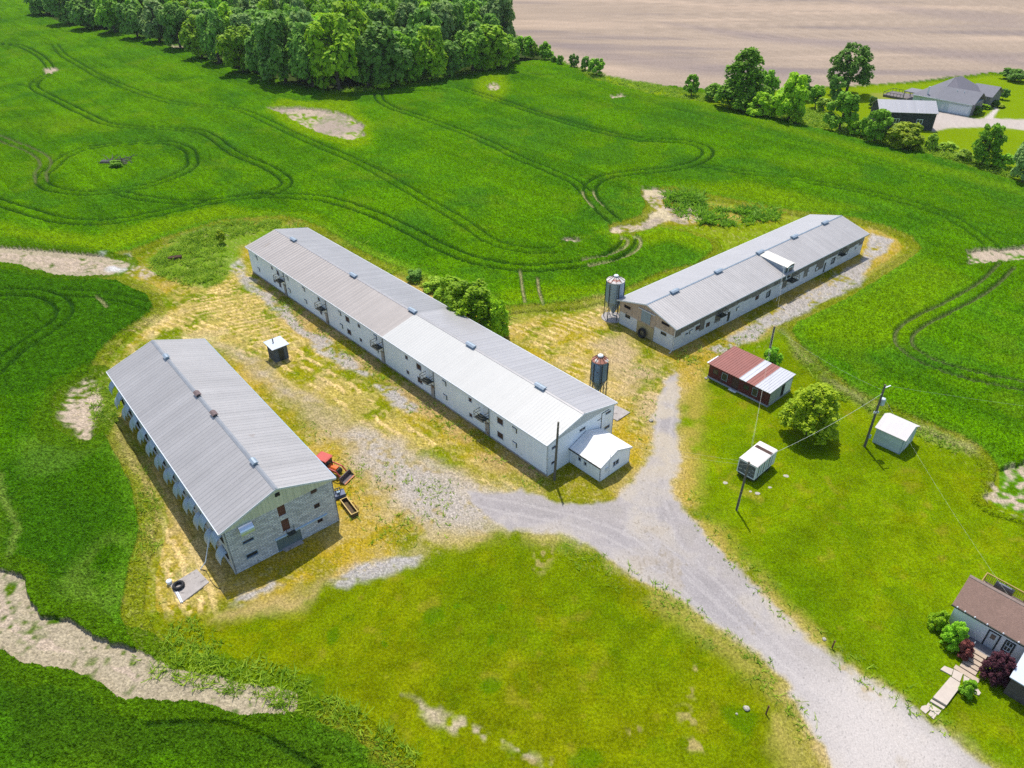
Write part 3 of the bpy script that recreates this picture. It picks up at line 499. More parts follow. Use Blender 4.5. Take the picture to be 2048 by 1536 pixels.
# ---------------- long white barn ----------------
def long_barn():
    b=Bld('long_barn',4.288,68.322,2.317,77.96,12.241,5.2,6.649,.29,.174,'very long white two storey barn with grey and white roof in the middle')
    wm=mat('white painted ribbed siding',(.80,.86,.93),rough=.65,noise=[(.5,.10),(5,.06)],stripe=[('x',5,.05),('y',5,.05)],brick=(.41,.21,.010,.97,(.64,.70,.78)),rust=[(.35,.70,(.42,.45,.47))])
    gm=mat('pale grey metal siding',(.46,.50,.52),rough=.6,stripe=('y',6,.25),noise=(1,.1))
    hl=[(u,z) for u in (68.97,53.04,41.15,28.76,14.5) for z in (4.03,1.47)]; big=[(u,z) for u in (44.45,25.82,8.58) for z in (3.8,1.48)]+[(66.93,3.8),(66.93,1.47)]
    H=[(u-.38,u+.38,z-.38,z+.38) for u,z in hl]+[(u-.62 if u!=66.93 else u-.45,u+.62 if u!=66.93 else u+.45,z-.55,z+.55) for u,z in big]
    N=[(.65,1.5,3.8,4.35),(.65,1.5,1.4,1.95),(5.6,6.75,3.85,4.4),(10.5,11.65,4.0,4.5),(10.5,11.65,1.55,2.15)]
    b.walls(dict(L=H,R=[],N=N,F=[]),wm)
    MB().prism([(0,5.0),(-b.W,5.0),(-b.W,5.2),(-b.W/2,b.hr),(0,5.2)],'x',-.03,.0).build('gable_cladding',gm,b.e); MB().prism([(0,5.2),(-b.W,5.2),(-b.W/2,b.hr)],'x',b.L-.1,b.L).build('gable_cladding',gm,b.e)
    for h in H: b.window('L',*h,frame=.06,glass='brownboard',recess=.07)
    for h in N: b.window('N',*h,frame=.06,recess=.08)
    for u in (74.9,63.58,57.97,46.7,36.7,20.0,5.85):
        for z in (3.98,1.65): b.fan_box('L',u,z)
    r1=mat('aged grey metal roof',(.31,.285,.27),rough=.42,metal=.25,stripe=('x',1.1,.13),noise=[(.25,.12),(3,.06)],rust=[(.45,.68,(.24,.20,.17))])
    r2=mat('lavender grey metal roof',(.39,.38,.385),rough=.42,metal=.25,stripe=('x',1.3,.10),noise=[(.3,.08),(3,.05)],rust=[(.5,.69,(.31,.29,.28))])
    r3=mat('bright white metal roof',(.45,.45,.435),rough=.4,stripe=('x',1.4,.05),noise=[(.3,.05),(5,.05)],rust=[(.9,.665,(.48,.47,.45))])
    r4=mat('dull grey metal roof',(.315,.31,.315),rough=.42,metal=.25,stripe=('x',1.1,.12),noise=[(.25,.12),(3,.05)])
    xm=34.3
    b.roof(xm,b.L+b.og,'L',r1,rib=.03,label='older grey brown half of the roof'); b.roof(-b.og,xm,'L',r3,pitch=.5,rib=.012,label='bright white half of the roof'); b.roof(xm,b.L+b.og,'R',r4,rib=.025); b.roof(-b.og,xm,'R',r2,lift=.006,rib=.025)
    b.cap(-b.og,b.L+b.og,r2,.22); b.gutter('L',M['trim']); b.gutter('R',M['trim']); b.barge(M['trim'])
    for x in (71.3,51.5,35.1,21.4,7.5): b.ridge_vent(x,M['galv'])
    st=mat('stained whitewashed door',(.36,.33,.30),rough=.8,noise=(2,.3),rust=(1.2,.55,(.24,.17,.12)))
    for u in (65.4,51.5,35.4,23.1,11.4):
        b.piece('upper_door','L',u-.42,u+.42,3.0,4.95,.004,.05,M['whitemetal']); b.landing('L',u+.25,2.95)
        b.piece('door','L',u-.62,u+.12,.15,2.25,.004,.06,st); b.piece('downpipe','L',u-.72,u-.66,.1,5.0,.02,.08,M['steel_dark'])
    # outline of a blocked door and ladder rails on the end wall
    mb=MB()
    for a in ((9.75,9.83,2.2,4.75),(9.83,11.2,4.68,4.76),(9.0,9.75,3.95,4.01)): b.slab(mb,'N',*a,.004,.05)
    mb.build('door_track',M['steel_dark'],b.e)
    b.piece('base_course','L',0,b.L,0,.28,.003,.03,M['concrete']); b.piece('corner_trim','N',0,.14,.3,5.0,.003,.03,M['trim'])
    return b
LB=long_barn()

# ---------------- block barn on the left ----------------
def block_barn():
    b=Bld('block_barn',-29.545,52.956,2.265,38.72,12.425,6.46,8.646,.44,.06,'wide grey block barn with a row of curved metal hoods along its left side')
    blk=mat('bare concrete block',(.66,.69,.73),rough=.95,brick=(.62,.23,.03,.62,(.26,.28,.30)),noise=[(.8,.16),(3.5,.16)],rust=[(1.3,.64,(.24,.25,.27)),(.5,.68,(.72,.74,.76))])
    cl=mat('greenish cream metal cladding',(.58,.60,.46),rough=.6,stripe=('y',3.2,.22),noise=(.8,.12),rust=(.9,.68,(.2,.2,.16)))
    N=[(1.5,2.8,3.45,3.95),(1.45,2.8,1.25,1.95),(5.84,6.7,4.75,6.15),(5.9,6.75,2.45,4.1),(9.82,10.47,3.5,4.05),(9.84,10.47,1.25,1.7),(4.9,7.75,0,1.85)]
    b.walls(dict(L=[],R=[(x,x+.9,1.3,2.1) for x in range(3,36,4)],N=N,F=[]),blk,6.2)
    MB().prism([(0,6.2),(-b.W,6.2),(-b.W,6.46),(-b.W/2,b.hr),(0,6.46)],'x',b.L-.14,b.L+.02).build('gable_cladding',cl,b.e)
    mb=MB()
    for x0,x1 in ((-.02,.14),): mb.prism([(0,6.2),(-b.W,6.2),(-b.W,6.46),(-b.W/2,b.hr),(0,6.46)],'x',x0,x1)
    for k in range(30): mb.box(-.045,-.02,-.4*k-.42,-.4*k-.38,6.2,6.46+b.sl*min(.4*k+.38,b.W-.4*k-.42)-.02)
    mb.build('gable_cladding',cl,b.e)
    for h in N[:2]: b.window('N',*h,frame=.07,fm='ventmetal',recess=.1)
    for h in N[4:6]: b.window('N',*h,frame=.05,glass='brownboard',fm='brownboard')
    for h in ((5.97,6.49,7.62,8.1),): b.piece('louvre','N',*h,.03,.07,M['dark'])
    for h in ((9.78,10.47,5.75,6.2),): b.piece('window_board','N',*h,.024,.06,M['brownboard'])
    for h in N[2:4]: b.piece('loft_door','N',*h,-.1,-.06,mat('rusty brown door',(.12,.055,.04),noise=(3,.3)),label='rusty brown loft door')
    # tin awning
    mb=MB(); n=8
    pts=[(.03+.75*math.sin(a),6.2-.95*(1-math.cos(a))) for a in np.linspace(0,1.45,n)]
    v=[(-o,-u,z) for o,z in pts for u in (1.47,2.95)]+[(-o,-u,z-.03) for o,z in pts for u in (1.47,2.95)]
    f=[(2*i,2*i+1,2*i+3,2*i+2) for i in range(n-1)]; mb.add(v,f+[tuple(j+2*n for j in q) for q in f]+[(2*i,2*i+2,2*i+2+2*n,2*i+2*n) for i in range(n-1)]+[(2*i+1,2*i+3,2*i+3+2*n,2*i+1+2*n) for i in range(n-1)])
    mb.build('tin_awning',mat('shiny bent tin',(.62,.68,.75),rough=.25,metal=.7,stripe=('z',5,.35)),b.e)
    # sliding door with track
    dm_=mat('grey green sliding door',(.13,.17,.17),rough=.6,stripe=('y',5,.2)); d=b.piece('sliding_door','N',4.87,7.8,.08,1.75,-.12,-.06,dm_)
    b.piece('door_sill','N',4.9,7.8,0,.07,-.14,.06,M['ventmetal'],d)
    tc_=mat('pale blue track cover',(.42,.56,.68),rough=.5,noise=(2,.1)); b.piece('door_track','N',4.8,6.55,1.86,2.0,.004,.16,tc_); b.piece('door_track','N',6.9,11.1,1.86,2.0,.004,.16,tc_)
    mb=MB(); b.slab(mb,'N',6.2,7.1,2.1,2.16,.1,.7); 
    for u in (6.2,7.05): b.slab(mb,'N',u,u+.05,1.5,2.8,.1,.15)
    mb.build('loading_bracket',M['steel_dark'],b.e)
    rA=mat('pinkish grey metal roof',(.375,.36,.352),rough=.42,metal=.3,stripe=[('x',1.15,.13),('x',.25,.08)],noise=[(.2,.12),(2.5,.06)],rust=[(.33,.70,(.33,.30,.28))])
    b.roof(-b.og,b.L+b.og,'L',rA,pitch=.62,rib=.028); b.roof(-b.og,b.L+b.og,'R',rA,pitch=.62,rib=.028,label='right slope of the grey metal roof')
    b.cap(-b.og,b.L+b.og,mat('blue grey ridge flashing',(.27,.285,.31),rough=.5,metal=.2,noise=(2,.2)),.24)
    b.gutter('L',M['trim']); b.gutter('R',M['ventmetal']); b.barge(M['trim'])
    bv=mat('rusty brown vent',(.15,.11,.11),rough=.8,noise=(5,.4))
    for x,k in ((33,0),(21.9,1),(16.6,1),(5.3,0)): b.ridge_vent(x,bv if k else M['galv'],lw=(.85,.45),h=.42,brown=k,label='rusty brown ridge vent' if k else 'blue grey ridge vent')
    # curved hoods over the fans
    hm=mat('corrugated hood metal',(.36,.43,.48),rough=.45,metal=.25,noise=(2,.12)); n=7
    for k in range(12):
        for zt in (2.75,5.2):
            u0=.75+3.27*k; mb=MB(); cs=17
            for e in (0,.025):
                v=[]
                for i in range(n):
                    a=i/(n-1)*1.5; o=.06+.95*math.sin(a)-e; z=zt-1.25*(1-math.cos(a))*1.0-.12*i/(n-1)-e
                    for c in range(cs): v.append((u0+1.5*c/(cs-1),o+(.035 if c%4 in(1,2) else 0),z+(.02 if c%4 in(1,2) else 0)))
                mb.add(v,[(i*cs+c,i*cs+c+1,(i+1)*cs+c+1,(i+1)*cs+c) for i in range(n-1) for c in range(cs-1)])
            h=mb.build('fan_hood',hm,b.e,fix=False)
            mb=MB(); b.slab(mb,'L',u0+.3,u0+1.45,zt-1.25,zt-.25,.004,.09); mb.build('fan_frame',M['dark'],h)
    b.piece('corner_pilaster','L',0,.35,0,6.2,.004,.06,mat('pale block corner',(.5,.51,.5),rough=.9,noise=(3,.2)))
    return b
BB=block_barn()

# ---------------- weathered barn on the right ----------------
def right_barn():
    b=Bld('weathered_barn',17.735,106.162,.688,55.9,11.551,4.383,5.939,.55,.35,'long weathered barn with a roof dormer and grey boarded upper walls beside the right field')
    lo=mat('whitewashed block',(.66,.69,.73),rough=.9,noise=[(.9,.16),(6,.12)],brick=(.4,.2,.015,.9,(.36,.4,.44)),rust=(.7,.66,(.3,.3,.3)))
    up=mat('weathered tan boarding',(.44,.35,.27),rough=.9,stripe=[('y',5,.3),('x',5,.3)],noise=(.7,.25),rust=(.8,.6,(.2,.18,.17)))
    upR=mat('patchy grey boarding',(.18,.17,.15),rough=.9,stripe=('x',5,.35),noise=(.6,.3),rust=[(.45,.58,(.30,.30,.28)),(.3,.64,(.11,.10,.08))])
    R_=[(2.6,3.6,1.75,2.35),(13.6,14.3,.25,2.1),(24.3,25.5,1.0,2.2),(42.5,43.1,.15,2.1),(44.8,46.1,1.1,2.3),(52.9,53.7,1.6,2.3)]
    N=[(1.35,2.4,1.75,2.3),(8.9,10.0,2.0,2.5),(.95,2.35,3.4,3.95),(8.8,10.4,3.85,4.3)]
    b.walls(dict(L=[],R=R_,N=N,F=[]),lo,4.38)
    # cladding skins
    mb=MB()
    def skin(face,u0,u1,z0,z1,holes):
        us=sorted({u0,u1}|{min(max(h[i],u0),u1) for h in holes for i in (0,1)}); zs=sorted({z0,z1}|{min(max(h[i],z0),z1) for h in holes for i in (2,3)})
        for a,c in zip(us,us[1:]):
            for d,e in zip(zs,zs[1:]):
                if c-a>1e-4 and e-d>1e-4 and not any(h[0]<=a+1e-5 and c<=h[1]+1e-5 and h[2]<=d+1e-5 and e<=h[3]+1e-5 for h in holes): b.slab(mb,face,a,c,d,e,.003,.05)
    skin('N',0,3.9,2.35,4.38,N); skin('N',3.9,7.5,2.3,4.38,N); skin('N',7.5,b.W,2.75,4.38,N)
    mb.prism([(0,4.38),(-b.W,4.38),(-b.W/2,b.hr)],'x',-.05,.1); mb.build('gable_cladding',up,b.e); MB().prism([(0,4.38),(-b.W,4.38),(-b.W/2,b.hr)],'x',b.L-.1,b.L+.05).build('gable_cladding',up,b.e)
    mb=MB(); rg=random.Random(4); u=0
    while u<b.L:
        w_=rg.uniform(1.2,2.8); z0=rg.choice((2.9,2.6,2.75,2.2,1.3,2.7)) if u>4 else 2.45
        if any(h[0]-.2<u+w_ and u<h[1]+.2 for h in R_): z0=2.75
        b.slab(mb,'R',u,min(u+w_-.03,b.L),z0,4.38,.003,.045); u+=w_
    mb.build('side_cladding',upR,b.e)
    for h in N[:2]: b.window('N',*h,glass='glass',fm='steel_dark')
    for h in N[2:]: b.window('N',*h,glass='dark',fm='brownboard')
    for i,h in enumerate(R_):
        if i in (1,3): b.piece('door','R',*h,-.1,-.05,M['steel_dark'])
        else: b.window('R',*h,fm='steel_dark' if i in(2,4) else 'trim',glass='glass' if i==0 else 'galv' if i in(2,4) else 'brownboard',frame=.12)
    for u,z in ((4.1,2.05),(16.2,1.85),(37.0,1.9),(39.8,1.85)): b.fan_box('R',u,z,.5,.5)
    for u,z in ((8.4,1.7),(5.7,2.1),(21.5,2.1)): b.piece('boarded_window','R',u-.45,u+.45,z-.35,z+.4,.003,.05,M['brownboard'])
    # gable doors
    gd=mat('grey blue loft doors',(.24,.31,.35),rough=.7,stripe=('y',5,.2)); b.piece('loft_door','N',4.72,6.6,2.55,4.65,.055,.12,gd,label='grey blue loft door')
    yd=mat('yellowish lower doors',(.37,.31,.17),rough=.8,stripe=('y',4,.22),noise=(1,.15)); b.piece('barn_door','N',4.0,7.5,.05,2.28,.02,.09,yd,label='yellowish double barn door')
    mb=MB(); b.slab(mb,'N',4.1,7.6,4.62,4.74,.125,.22); mb.build('door_track',M['trim'],b.e)
    rf=mat('light grey metal roof',(.385,.37,.362),rough=.42,metal=.25,stripe=('x',1.3,.10),noise=[(.22,.12),(1.5,.07),(5,.05)],rust=[(.5,.70,(.29,.27,.26))])
    rf2=mat('light lavender metal roof',(.40,.39,.40),rough=.42,metal=.25,stripe=('x',1.3,.05),noise=[(.22,.07),(3,.05)])
    b.roof(-b.og,b.L+b.og,'L',rf2,pitch=.5,rib=.015); b.roof(-b.og,b.L+b.og,'R',rf,pitch=.5,rib=.018); b.cap(-b.og,b.L+b.og,M['galv'],.16)
    b.gutter('L',M['trim']); b.gutter('R',M['galv']); b.barge(M['trim'])
    for x in (6.2,17.5,29.3,40.0,50.3): b.ridge_vent(x,M['galv'],lw=(1.6,.6))
    # dormer over the side loading door
    x0,x1=28.6,31.3; yb=-b.W/2-.3; yf=-b.W-.12; zt=b.hr+.02; zf=5.6
    cr=mat('cream dormer sheet',(.62,.60,.54),rough=.5,noise=(1,.06),stripe=('x',3,.05)); mb=MB()
    arc=[(x0+ (x1-x0)*t, .34*math.sin(math.pi*t)) for t in np.linspace(0,1,9)]
    v=[(x,yb,zt+h*.25) for x,h in arc]+[(x,yf-.3,zf+h) for x,h in arc]; n=9
    v+=[(a,c,z-.05) for a,c,z in v]; mb.add(v,[(i,i+1,n+i+1,n+i) for i in range(n-1)]+[(2*n+i,2*n+i+1,3*n+i+1,3*n+i) for i in range(n-1)]+[(n+i,n+i+1,3*n+i+1,3*n+i) for i in range(n-1)]+[(0,n,3*n,2*n),(n-1,2*n-1,4*n-1,3*n-1)])
    dr=mb.build('dormer',cr,b.e)
    for x in (x0+.05,x1-.12): MB().prism([(yb-.1,zt-.3),(yf,4.3),(yf,zf-.06),(yb-.1,zt-.08)],'x',x,x+.07).build('dormer_cheek',M['galv'],dr)
    mb=MB(); mb.prism([(x0+.1,2.9),(x1-.1,2.9),(x1-.1,zf)]+[(x,zf+h-.05) for x,h in arc[::-1][1:-1]]+[(x0+.1,zf)],'y',yf-.02,yf+.05); mb.build('dormer_front',mat('dark dormer front',(.08,.1,.1),rough=.8),dr)
    mb=MB(); mb.box(x0+.75,x1-.45,yf-.10,yf-.03,3.0,5.35); dd=mb.build('dormer_door',M['whitemetal'],dr); mb=MB(); mb.box(x0+.95,x1-.65,yf-.13,yf-.105,3.2,5.15); mb.build('door_panel',M['glass'],dd)
    b.landing('R',30.9,2.6,w_=2.0,d=1.3); b.landing('R',11.2,2.65,w_=1.6,d=1.0); b.landing('R',47.5,2.55,w_=1.6,d=1.0)
    # downpipe at the corner
    mb=MB(); mb.tube([(-.05,-b.W-.5,4.1),(-.12,-b.W-.1,3.9),(-.12,-b.W-.08,.4),(-.5,-b.W-.1,.12),(-.9,-b.W-.1,.06)],.06,6); mb.build('downpipe',M['whitemetal'],b.e)
    return b
RB=right_barn()

# ---------------- small buildings ----------------
def annex():
    yaw=2.317; b=Bld('office_annex',10.725,67.292,yaw,5.05,5.6,2.42,3.5,.2,.12,'small white metal roofed room built against the near end of the long barn','shed')
    wm=mat('white ribbed annex siding',(.80,.86,.92),rough=.6,stripe=[('x',6,.10),('y',6,.10)],noise=(1.2,.08),rust=(1.,.7,(.36,.36,.36)))
    L_=[(2.2,2.75,1.05,1.75),(3.15,3.75,1.2,1.9)]; N=[(2.3,3.5,.95,1.85)]
    b.walls(dict(L=L_,R=[],N=N),wm); mb=MB(); b.gables(mb,faces='N'); mb.build('gable',wm,b.e)
    for h in L_: b.window('L',*h)
    for h in N: b.window('N',*h,mull=1)
    b.piece('door','L',3.95,4.75,.1,2.05,.004,.06,M['whitemetal'])
    wr=mat('white annex roof',(.74,.74,.74),rough=.4,stripe=('y',2,.03),noise=(2,.03),rust=[(1.6,.665,(.5,.30,.16)),(3.,.70,(.4,.33,.28))])
    for sd in 'LR': b.roof(-b.og,b.L,sd,wr,pitch=.84,rib=.02)
    b.barge(M['trim'],'N'); b.gutter('L',M['steel_dark'])
    mb=MB(); mb.tube([(-.08,-1.6,0.2),(-.08,-1.6,3.6)],.04,6); mb.build('vent_pipe',M['whitemetal'],b.e); b.piece('meter_box','N',.9,1.3,1.2,1.7,.004,.14,M['trim'])
annex()
def red_shed():
    e=empty('red_roofed_shed',(29.017,90.075,0),-.842,'low brick red shed with a red metal roof patched in two silver strips','shed')
    L,W,hf,hb=10.06,5.89,2.5,2.75; wd=mat('dark red boarding',(.10,.028,.025),rough=.85,stripe=('x',5,.3),noise=(1.5,.3),rust=(.7,.6,(.05,.04,.04)))
    holes=[(.7,1.6,1.1,1.9),(2.2,3.2,.75,2.0),(4.0,5.1,.35,2.15),(5.9,6.8,1.1,1.8),(7.3,8.2,.7,2.0)]
    b=Bld.__new__(Bld); b.e=e; b.L=L; b.W=0.; b.he=hf; b.hr=hb; b.oh=.3; b.og=.1; b.sl=0
    # front faces -y in this frame
    mb=MB(); b.W=0; 
    us=sorted({0.,L}|{h[i] for h in holes for i in (0,1)}); zs=sorted({.25,hf}|{h[i] for h in holes for i in(2,3)})
    for a,c in zip(us,us[1:]):
        for d,f in zip(zs,zs[1:]):
            if not any(h[0]<=a+1e-6 and c<=h[1]+1e-6 and h[2]<=d+1e-6 and f<=h[3]+1e-6 for h in holes): mb.box(a,c,0,.12,d,f)
    mb.build('front_wall',wd,e)
    mb=MB(); mb.prism([(.12,.25),(W,.25),(W,hb),(.12,hf)],'x',0,.12); mb.box(.12,L-.12,W-.12,W,.25,hb); mb.build('wall',wd,e)
    mb=MB(); mb.prism([(.12,.25),(W,.25),(W,hb),(.12,hf)],'x',L-.12,L); mb.build('end_wall',mat('grey blue end wall',(.34,.38,.38),rough=.8,noise=(2,.25),rust=(1.5,.6,(.2,.22,.22))),e,label='pale grey end wall')
    mb=MB(); mb.box(L+.004,L+.05,W-2.0,W-.3,.35,2.3); mb.build('end_door',M['whitemetal'],e); mb=MB(); mb.box(L+.004,L+.03,W-2.8,W-2.1,.35,2.2); mb.build('end_opening',M['dark'],e)
    mb=MB(); mb.box(-.05,L+.05,-.08,W+.05,0,.25); mb.build('sill_beam',mat('grey sill',(.32,.34,.37),noise=(2,.2)),e)
    for i,h in enumerate(holes):
        o=MB().box(h[0],h[1],.02,.08,h[2],h[3]).build('door' if i==2 else 'window',M['brownboard'] if i==2 else M['ventmetal'] if i in(1,4) else M['steel_dark'],e)
        if i!=2: MB().box(h[0]+.1,h[1]-.1,-.004,.016,h[2]+.1,h[3]-.1).build('pane',M['glass'],o)
    MB().bar((4.0,-.5,.2),(5.2,-.5,.2),.35,.12).build('door_step',M['trim'],e)
    red=mat('faded red metal roof',(.27,.10,.082),rough=.55,stripe=('x',1.6,.12),noise=[(.6,.15),(3,.08)]); sil=mat('silver metal roof sheet',(.48,.49,.52),rough=.4,metal=.3,stripe=('x',1.5,.08),noise=(1,.06))
    def strip(x0,x1,m,lab):
        mb=MB(); y0,y1=-.34,W+.3; z0=hf+.05; z1=hb+.07; mb.prism([(y0,z0-.08),(y0,z0),(y1,z1),(y1,z1-.08)],'x',x0,x1)
        n=max(1,int((x1-x0)/.4)); p=(x1-x0)/n
        for k in range(n): mb.prism([(y0,z0+.002),(y0,z0+.035),(y1,z1+.035),(y1,z1+.002)],'x',x0+k*p,x0+k*p+.05)
        mb.build('roof',m,e,label=lab)
    strip(-.1,5.15,red,'large red part of the roof'); strip(5.153,6.35,sil,'narrow silver strip of the roof'); strip(6.353,7.75,red,'narrow red strip of the roof'); strip(7.753,L+.12,sil,'silver end of the roof')
    MB().box(-.35,-.103,-.3,2.4,hf+.01,hf+.09).build('fascia',M['whitemetal'],e)
red_shed()
def trailer():
    e=empty('trailer_box',(27.866,68.776,0),-.815,'small white box trailer with a stained roof standing on the lawn by a pole','trailer')
    L,W,z0,z1=2.46,4.61,.5,2.5; m=mat('white grp box',(.60,.64,.66),rough=.5,noise=(1.5,.12)); bodyv=MB().box(0,L,0,W,z0,z1)
    bodyv.build('body',m,e)
    rm=mat('stained white box roof',(.66,.61,.58),rough=.6,noise=[(1.3,.12),(5,.08)],rust=[(.9,.64,(.36,.26,.2)),(2.4,.67,(.5,.4,.33))])
    mb=MB(); mb.prism([(-.04,z1+.002),(L+.04,z1+.002),(L+.04,z1+.05),(L-.1,z1+.12),(.1,z1+.12),(-.04,z1+.05)],'y',-.05,W+.05); mb.build('roof',rm,e)
    MB().box(.15,L-.02,W*.68,W*.80,z1+.122,z1+.14).build('roof_patch',M['brownboard'],e)
    for k in range(6): MB().box(L+.003,L+.03,.5+k*.62,.62+k*.62,z0+.25,z1-.15).build('slot',M['ventmetal'] if k%2 else M['steel_dark'],e)
    # open near end with clutter
    mb=MB(); mb.box(.12,L-.12,-.04,-.003,z0+.15,z1-.1); o=mb.build('end_opening',mat('dark cluttered opening',(.10,.11,.12),rough=.8,noise=(3,.6),rust=(2.2,.58,(.45,.47,.5))),e)
    mb=MB()
    for x in (0,L-.11): mb.box(x,x+.11,-.06,-.003,z0,z1)
    mb.box(.11,L-.11,-.06,-.003,z1-.1,z1); mb.box(.11,L-.11,-.06,-.003,z0,z0+.14); mb.build('end_frame',M['whitemetal'],e)
    mb=MB(); mb.box(.2,L-.2,-.1,W-.2,.32,.498); mb.build('chassis',M['steel_dark'],e)
    for x in (.02,L-.22):
        for y in (.8,3.4): MB().tube([(x,y,.36),(x+.2,y,.36)],.36,14).build('wheel',M['rubber'],e)
trailer()
def white_shed():
    x,y,yaw=47.272,74.862,-.81; L,W,he,hr=3.55,4.08,2.45,3.45
    e=empty('white_garden_shed',(x,y,0),yaw,'small square white shed with a gabled metal roof at the edge of the lawn','shed')
    m=mat('pale green white siding',(.46,.55,.56),rough=.7,stripe=[('z',6,.2)],noise=(1.5,.1)); mb=MB(); mb.box(0,L,0,W,0,he)
    mb.prism([(0,he),(W,he),(W/2,hr)],'x',0,L); mb.build('wall',m,e)
    rm=mat('off white shed roof',(.60,.57,.565),rough=.5,stripe=('x',2.2,.10),noise=(1.5,.06))
    sl=(hr-he)/(W/2); mb=MB(); oh=.2
    for q in (0,1):
        f=lambda t: t if q==0 else W-t
        mb.prism([(f(-oh),he-sl*oh),(f(-oh),he-sl*oh+.07),(f(W/2),hr+.07),(f(W/2),hr)],'x',-.22,L+.22)
    mb.build('roof',rm,e)
    MB().box(L+.004,L+.05,1.2,2.4,.1,2.0).build('door',M['whitemetal'],e); MB().box(L+.2,L+.23,-.1,.05,he-.1,he).build('corner_trim',M['trim'],e)
    MB().box(L-.1,L+.003,-.02,0,0,he).build('corner_board',M['ventmetal'],e)
white_shed()
def outhouse():
    e=empty('outhouse',(-36.1,94.3,0),.724,'tiny dark wooden outhouse with a tin roof and stovepipe in the straw','shed')
    L,W,h=2.2,2.3,2.55; dw=mat('old dark vertical boards',(.10,.12,.14),rough=.85,stripe=[('x',7,.5),('y',7,.5)],noise=(2,.3)); mb=MB(); mb.box(0,L,0,W,0,h-.25)
    for k in range(8): mb.box(k*L/8,k*L/8+.2,-.03,-.003,.03,h-.3)
    for k in range(8): mb.box(-.03,-.003,k*W/8,k*W/8+.2,.03,h-.3)
    mb.build('wall',dw,e); MB().box(-.1,L+.1,-.1,W+.1,h-.25,h-.08).build('top_beam',mat('weathered light beam',(.27,.24,.2),noise=(2,.3)),e)
    mb=MB(); mb.prism([(-.35,h-.08),(-.35,h),(W+.3,h+.14),(W+.3,h+.06)],'x',-.32,L+.32); mb.build('roof',mat('flat tin roof',(.42,.47,.54),rough=.4,metal=.3,noise=(1.5,.1)),e)
    MB().tube([(.8,1.5,h),(.8,1.5,h+.8)],.09,8).build('stovepipe',M['steel_dark'],e); MB().box(.7,1.5,-.07,-.034,.1,2.0).build('door',M['steel_dark'],e)
outhouse()
def dark_barn():
    e=empty('dark_barn',(106.24,218.2,0),-.149,'dark grey gabled barn with a pale metal roof and two white windows beyond the hedge','barn')
    L,W,he,hr=15.4,8.9,4.9,7.1; m=mat('charcoal vertical siding',(.045,.05,.058),rough=.8,stripe=[('x',3,.3),('y',3,.3)],noise=(.8,.3)); mb=MB(); mb.box(0,L,0,W,0,he); mb.prism([(0,he),(W,he),(W/2,hr)],'x',0,L); mb.build('wall',m,e)
    sl=(hr-he)/(W/2)
    for q in (0,1):
        f=(lambda t:t) if q==0 else (lambda t:W-t); mb=MB(); mb.prism([(f(-.35),he-sl*.35),(f(-.35),he-sl*.35+.12),(f(W/2),hr+.12),(f(W/2),hr)],'x',-.35,L+.35)
        for k in range(17): mb.prism([(f(-.35),he-sl*.35+.122),(f(-.35),he-sl*.35+.17),(f(W/2),hr+.17),(f(W/2),hr+.122)],'x',-.3+k*.98,-.2+k*.98)
        mb.build('roof',mat('pale metal barn roof',(.42,.42,.44),rough=.4,metal=.3,stripe=('x',1.1,.08)),e)
    for x in (4.2,10.6):
        mb=MB()
        for a in ((x-.1,x+1.6,1.7,1.85),(x-.1,x+1.6,2.95,3.1),(x-.1,x+.05,1.85,2.95),(x+1.45,x+1.6,1.85,2.95),(x+.68,x+.82,1.85,2.95)): mb.box(a[0],a[1],-.06,-.004,a[2],a[3])
        o=mb.build('window',M['trim'],e); MB().box(x+.05,x+1.45,-.03,-.005,1.85,2.95).build('pane',M['glass'],o)
dark_barn()
